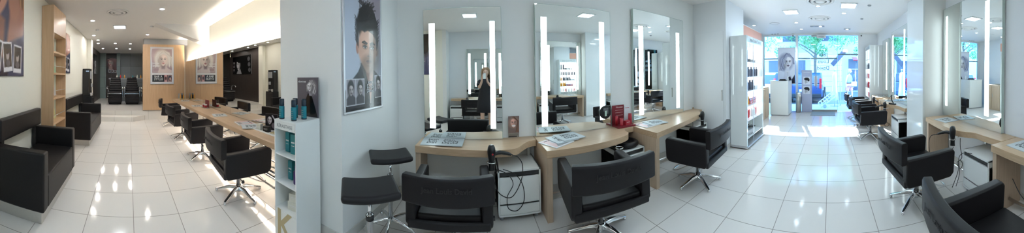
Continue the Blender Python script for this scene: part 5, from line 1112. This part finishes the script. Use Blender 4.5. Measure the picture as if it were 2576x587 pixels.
# things standing on the pavement by the door
t = thing('dress_stand', 'white dress on a display stand just outside the glass door', 'display stand', (9.75, -.17, -.02)); mb = MB().lathe([(.20, .28), (.16, .7), (.115, 1.05), (.14, 1.28), (.12, 1.42), (.06, 1.5)], seg=24, sy=.9).build('dress', 'whiteg', t)
MB().lathe([(.02, 0), (.02, 1.56), (.045, 1.58), (.045, 1.63)], seg=12).box(-.2, .2, -.02, .02, 0, .03).box(-.02, .02, -.2, .2, 0, .03).build('pole', 'silver', t)
t = thing('slanted_sign', 'dark slanted board on a pole outside the glass door', 'sign', (9.95, -.42, -.02)); MB().cyl((0, 0, 0), (0, 0, 2.1), .02).build('pole', 'silver', t); MB().box(-.02, .02, -.42, .42, -.10, .10, X=T(-.03, .08, 2.12) @ RX(-48)).build('board', 'slateb', t, bev=.01); MB().lathe([(.12, -.06), (.14, 0), (.10, .08)], c=(0, -.22, 2.42), seg=14).build('board_cap', 'rust', t)
t = thing('wire_trolley', 'pale wire trolley lying slanted on the pavement outside the door', 'trolley', (9.40, .16, -.02)); mb = MB(); XX = T(0, 0, .34) @ RX(-38)
for i in range(7): mb.cyl(XX @ Vector((-.12, -.38+.127*i, .12)), XX @ Vector((-.12, -.38+.127*i, -.12)), .010).cyl(XX @ Vector((.12, -.38+.127*i, .12)), XX @ Vector((.12, -.38+.127*i, -.12)), .010)
for q in (-.12, .12):
    for z in (-.12, 0, .12): mb.cyl(XX @ Vector((q, -.38, z)), XX @ Vector((q, .38, z)), .012)
mb.build('wire_basket', 'paperw', t)
for q in (-.14, .14): MB().lathe([(.05, -.012), (.085, -.012), (.085, .012), (.05, .012)], X=T(q, .08, .087) @ RZ(90) @ RX(90), seg=20).build('wheel', 'silver', t)
t = thing('clothes_rack', 'clothes rack on the pavement behind the passer-by', 'clothes rack', (13.2, -1.75, GZ)); MB().cyl((0, -.8, 0), (0, -.8, 1.75), .02).cyl((0, .8, 0), (0, .8, 1.75), .02).cyl((0, -.8, 1.75), (0, .8, 1.75), .02).box(-.25, .25, -.82, -.78, 0, .04).box(-.25, .25, .78, .82, 0, .04).build('rail_frame', 'silver', t)
gc = ['lav', 'slateb', 'crimson', 'navy', 'lav', 'pinkb', 'slateb', 'lav']
for i in range(8):
    o = MB().box(-.22, .22, -.03, .03, -.95, -.12).prism([(-.22, -.12), (.22, -.12), (.05, -.04), (-.05, -.04)], -.02, .02, X=RX(90)).cyl((0, 0, -.05), (0, 0, 0), .006).build('garment', gc[i], bev=.02); o.location = (13.2, -2.45+.2*i, GZ+1.73); tag(o, 'garment hanging on the outdoor clothes rack behind the passer-by', 'garment', 'garments on the street rack')
# small pull shapes seen on the door glass
# ------------------------------------------------------------------ pieces that are parts of their own become separate children
def split_loose(o):
    me = o.data; bm = bmesh.new(); bm.from_mesh(me); bm.verts.ensure_lookup_table(); seen = set(); isl = []
    for v in bm.verts:
        if v.index in seen: continue
        st = [v]; cur = set()
        while st:
            q = st.pop()
            if q.index in cur: continue
            cur.add(q.index); st += [e.other_vert(q) for e in q.link_edges if e.other_vert(q).index not in cur]
        seen |= cur; isl.append(cur)
    if len(isl) > 1:
        for cur in isl:
            b2 = bm.copy(); b2.verts.ensure_lookup_table(); bmesh.ops.delete(b2, geom=[v for v in b2.verts if v.index not in cur], context='VERTS')
            m = bpy.data.meshes.new(me.name); b2.to_mesh(m); b2.free()
            for mm_ in me.materials: m.materials.append(mm_)
            c = o.copy(); c.data = m; COL.objects.link(c); c.parent = o.parent
        bpy.data.objects.remove(o)
    bm.free()
for o in list(bpy.data.objects):
    if o.type == 'MESH' and o.name.split('.')[0] in ('leg', 'back_support', 'shutter', 'label_line', 'cabinet_door', 'front_roll', 'printed_line'):
        if len(o.children) == 0: split_loose(o)
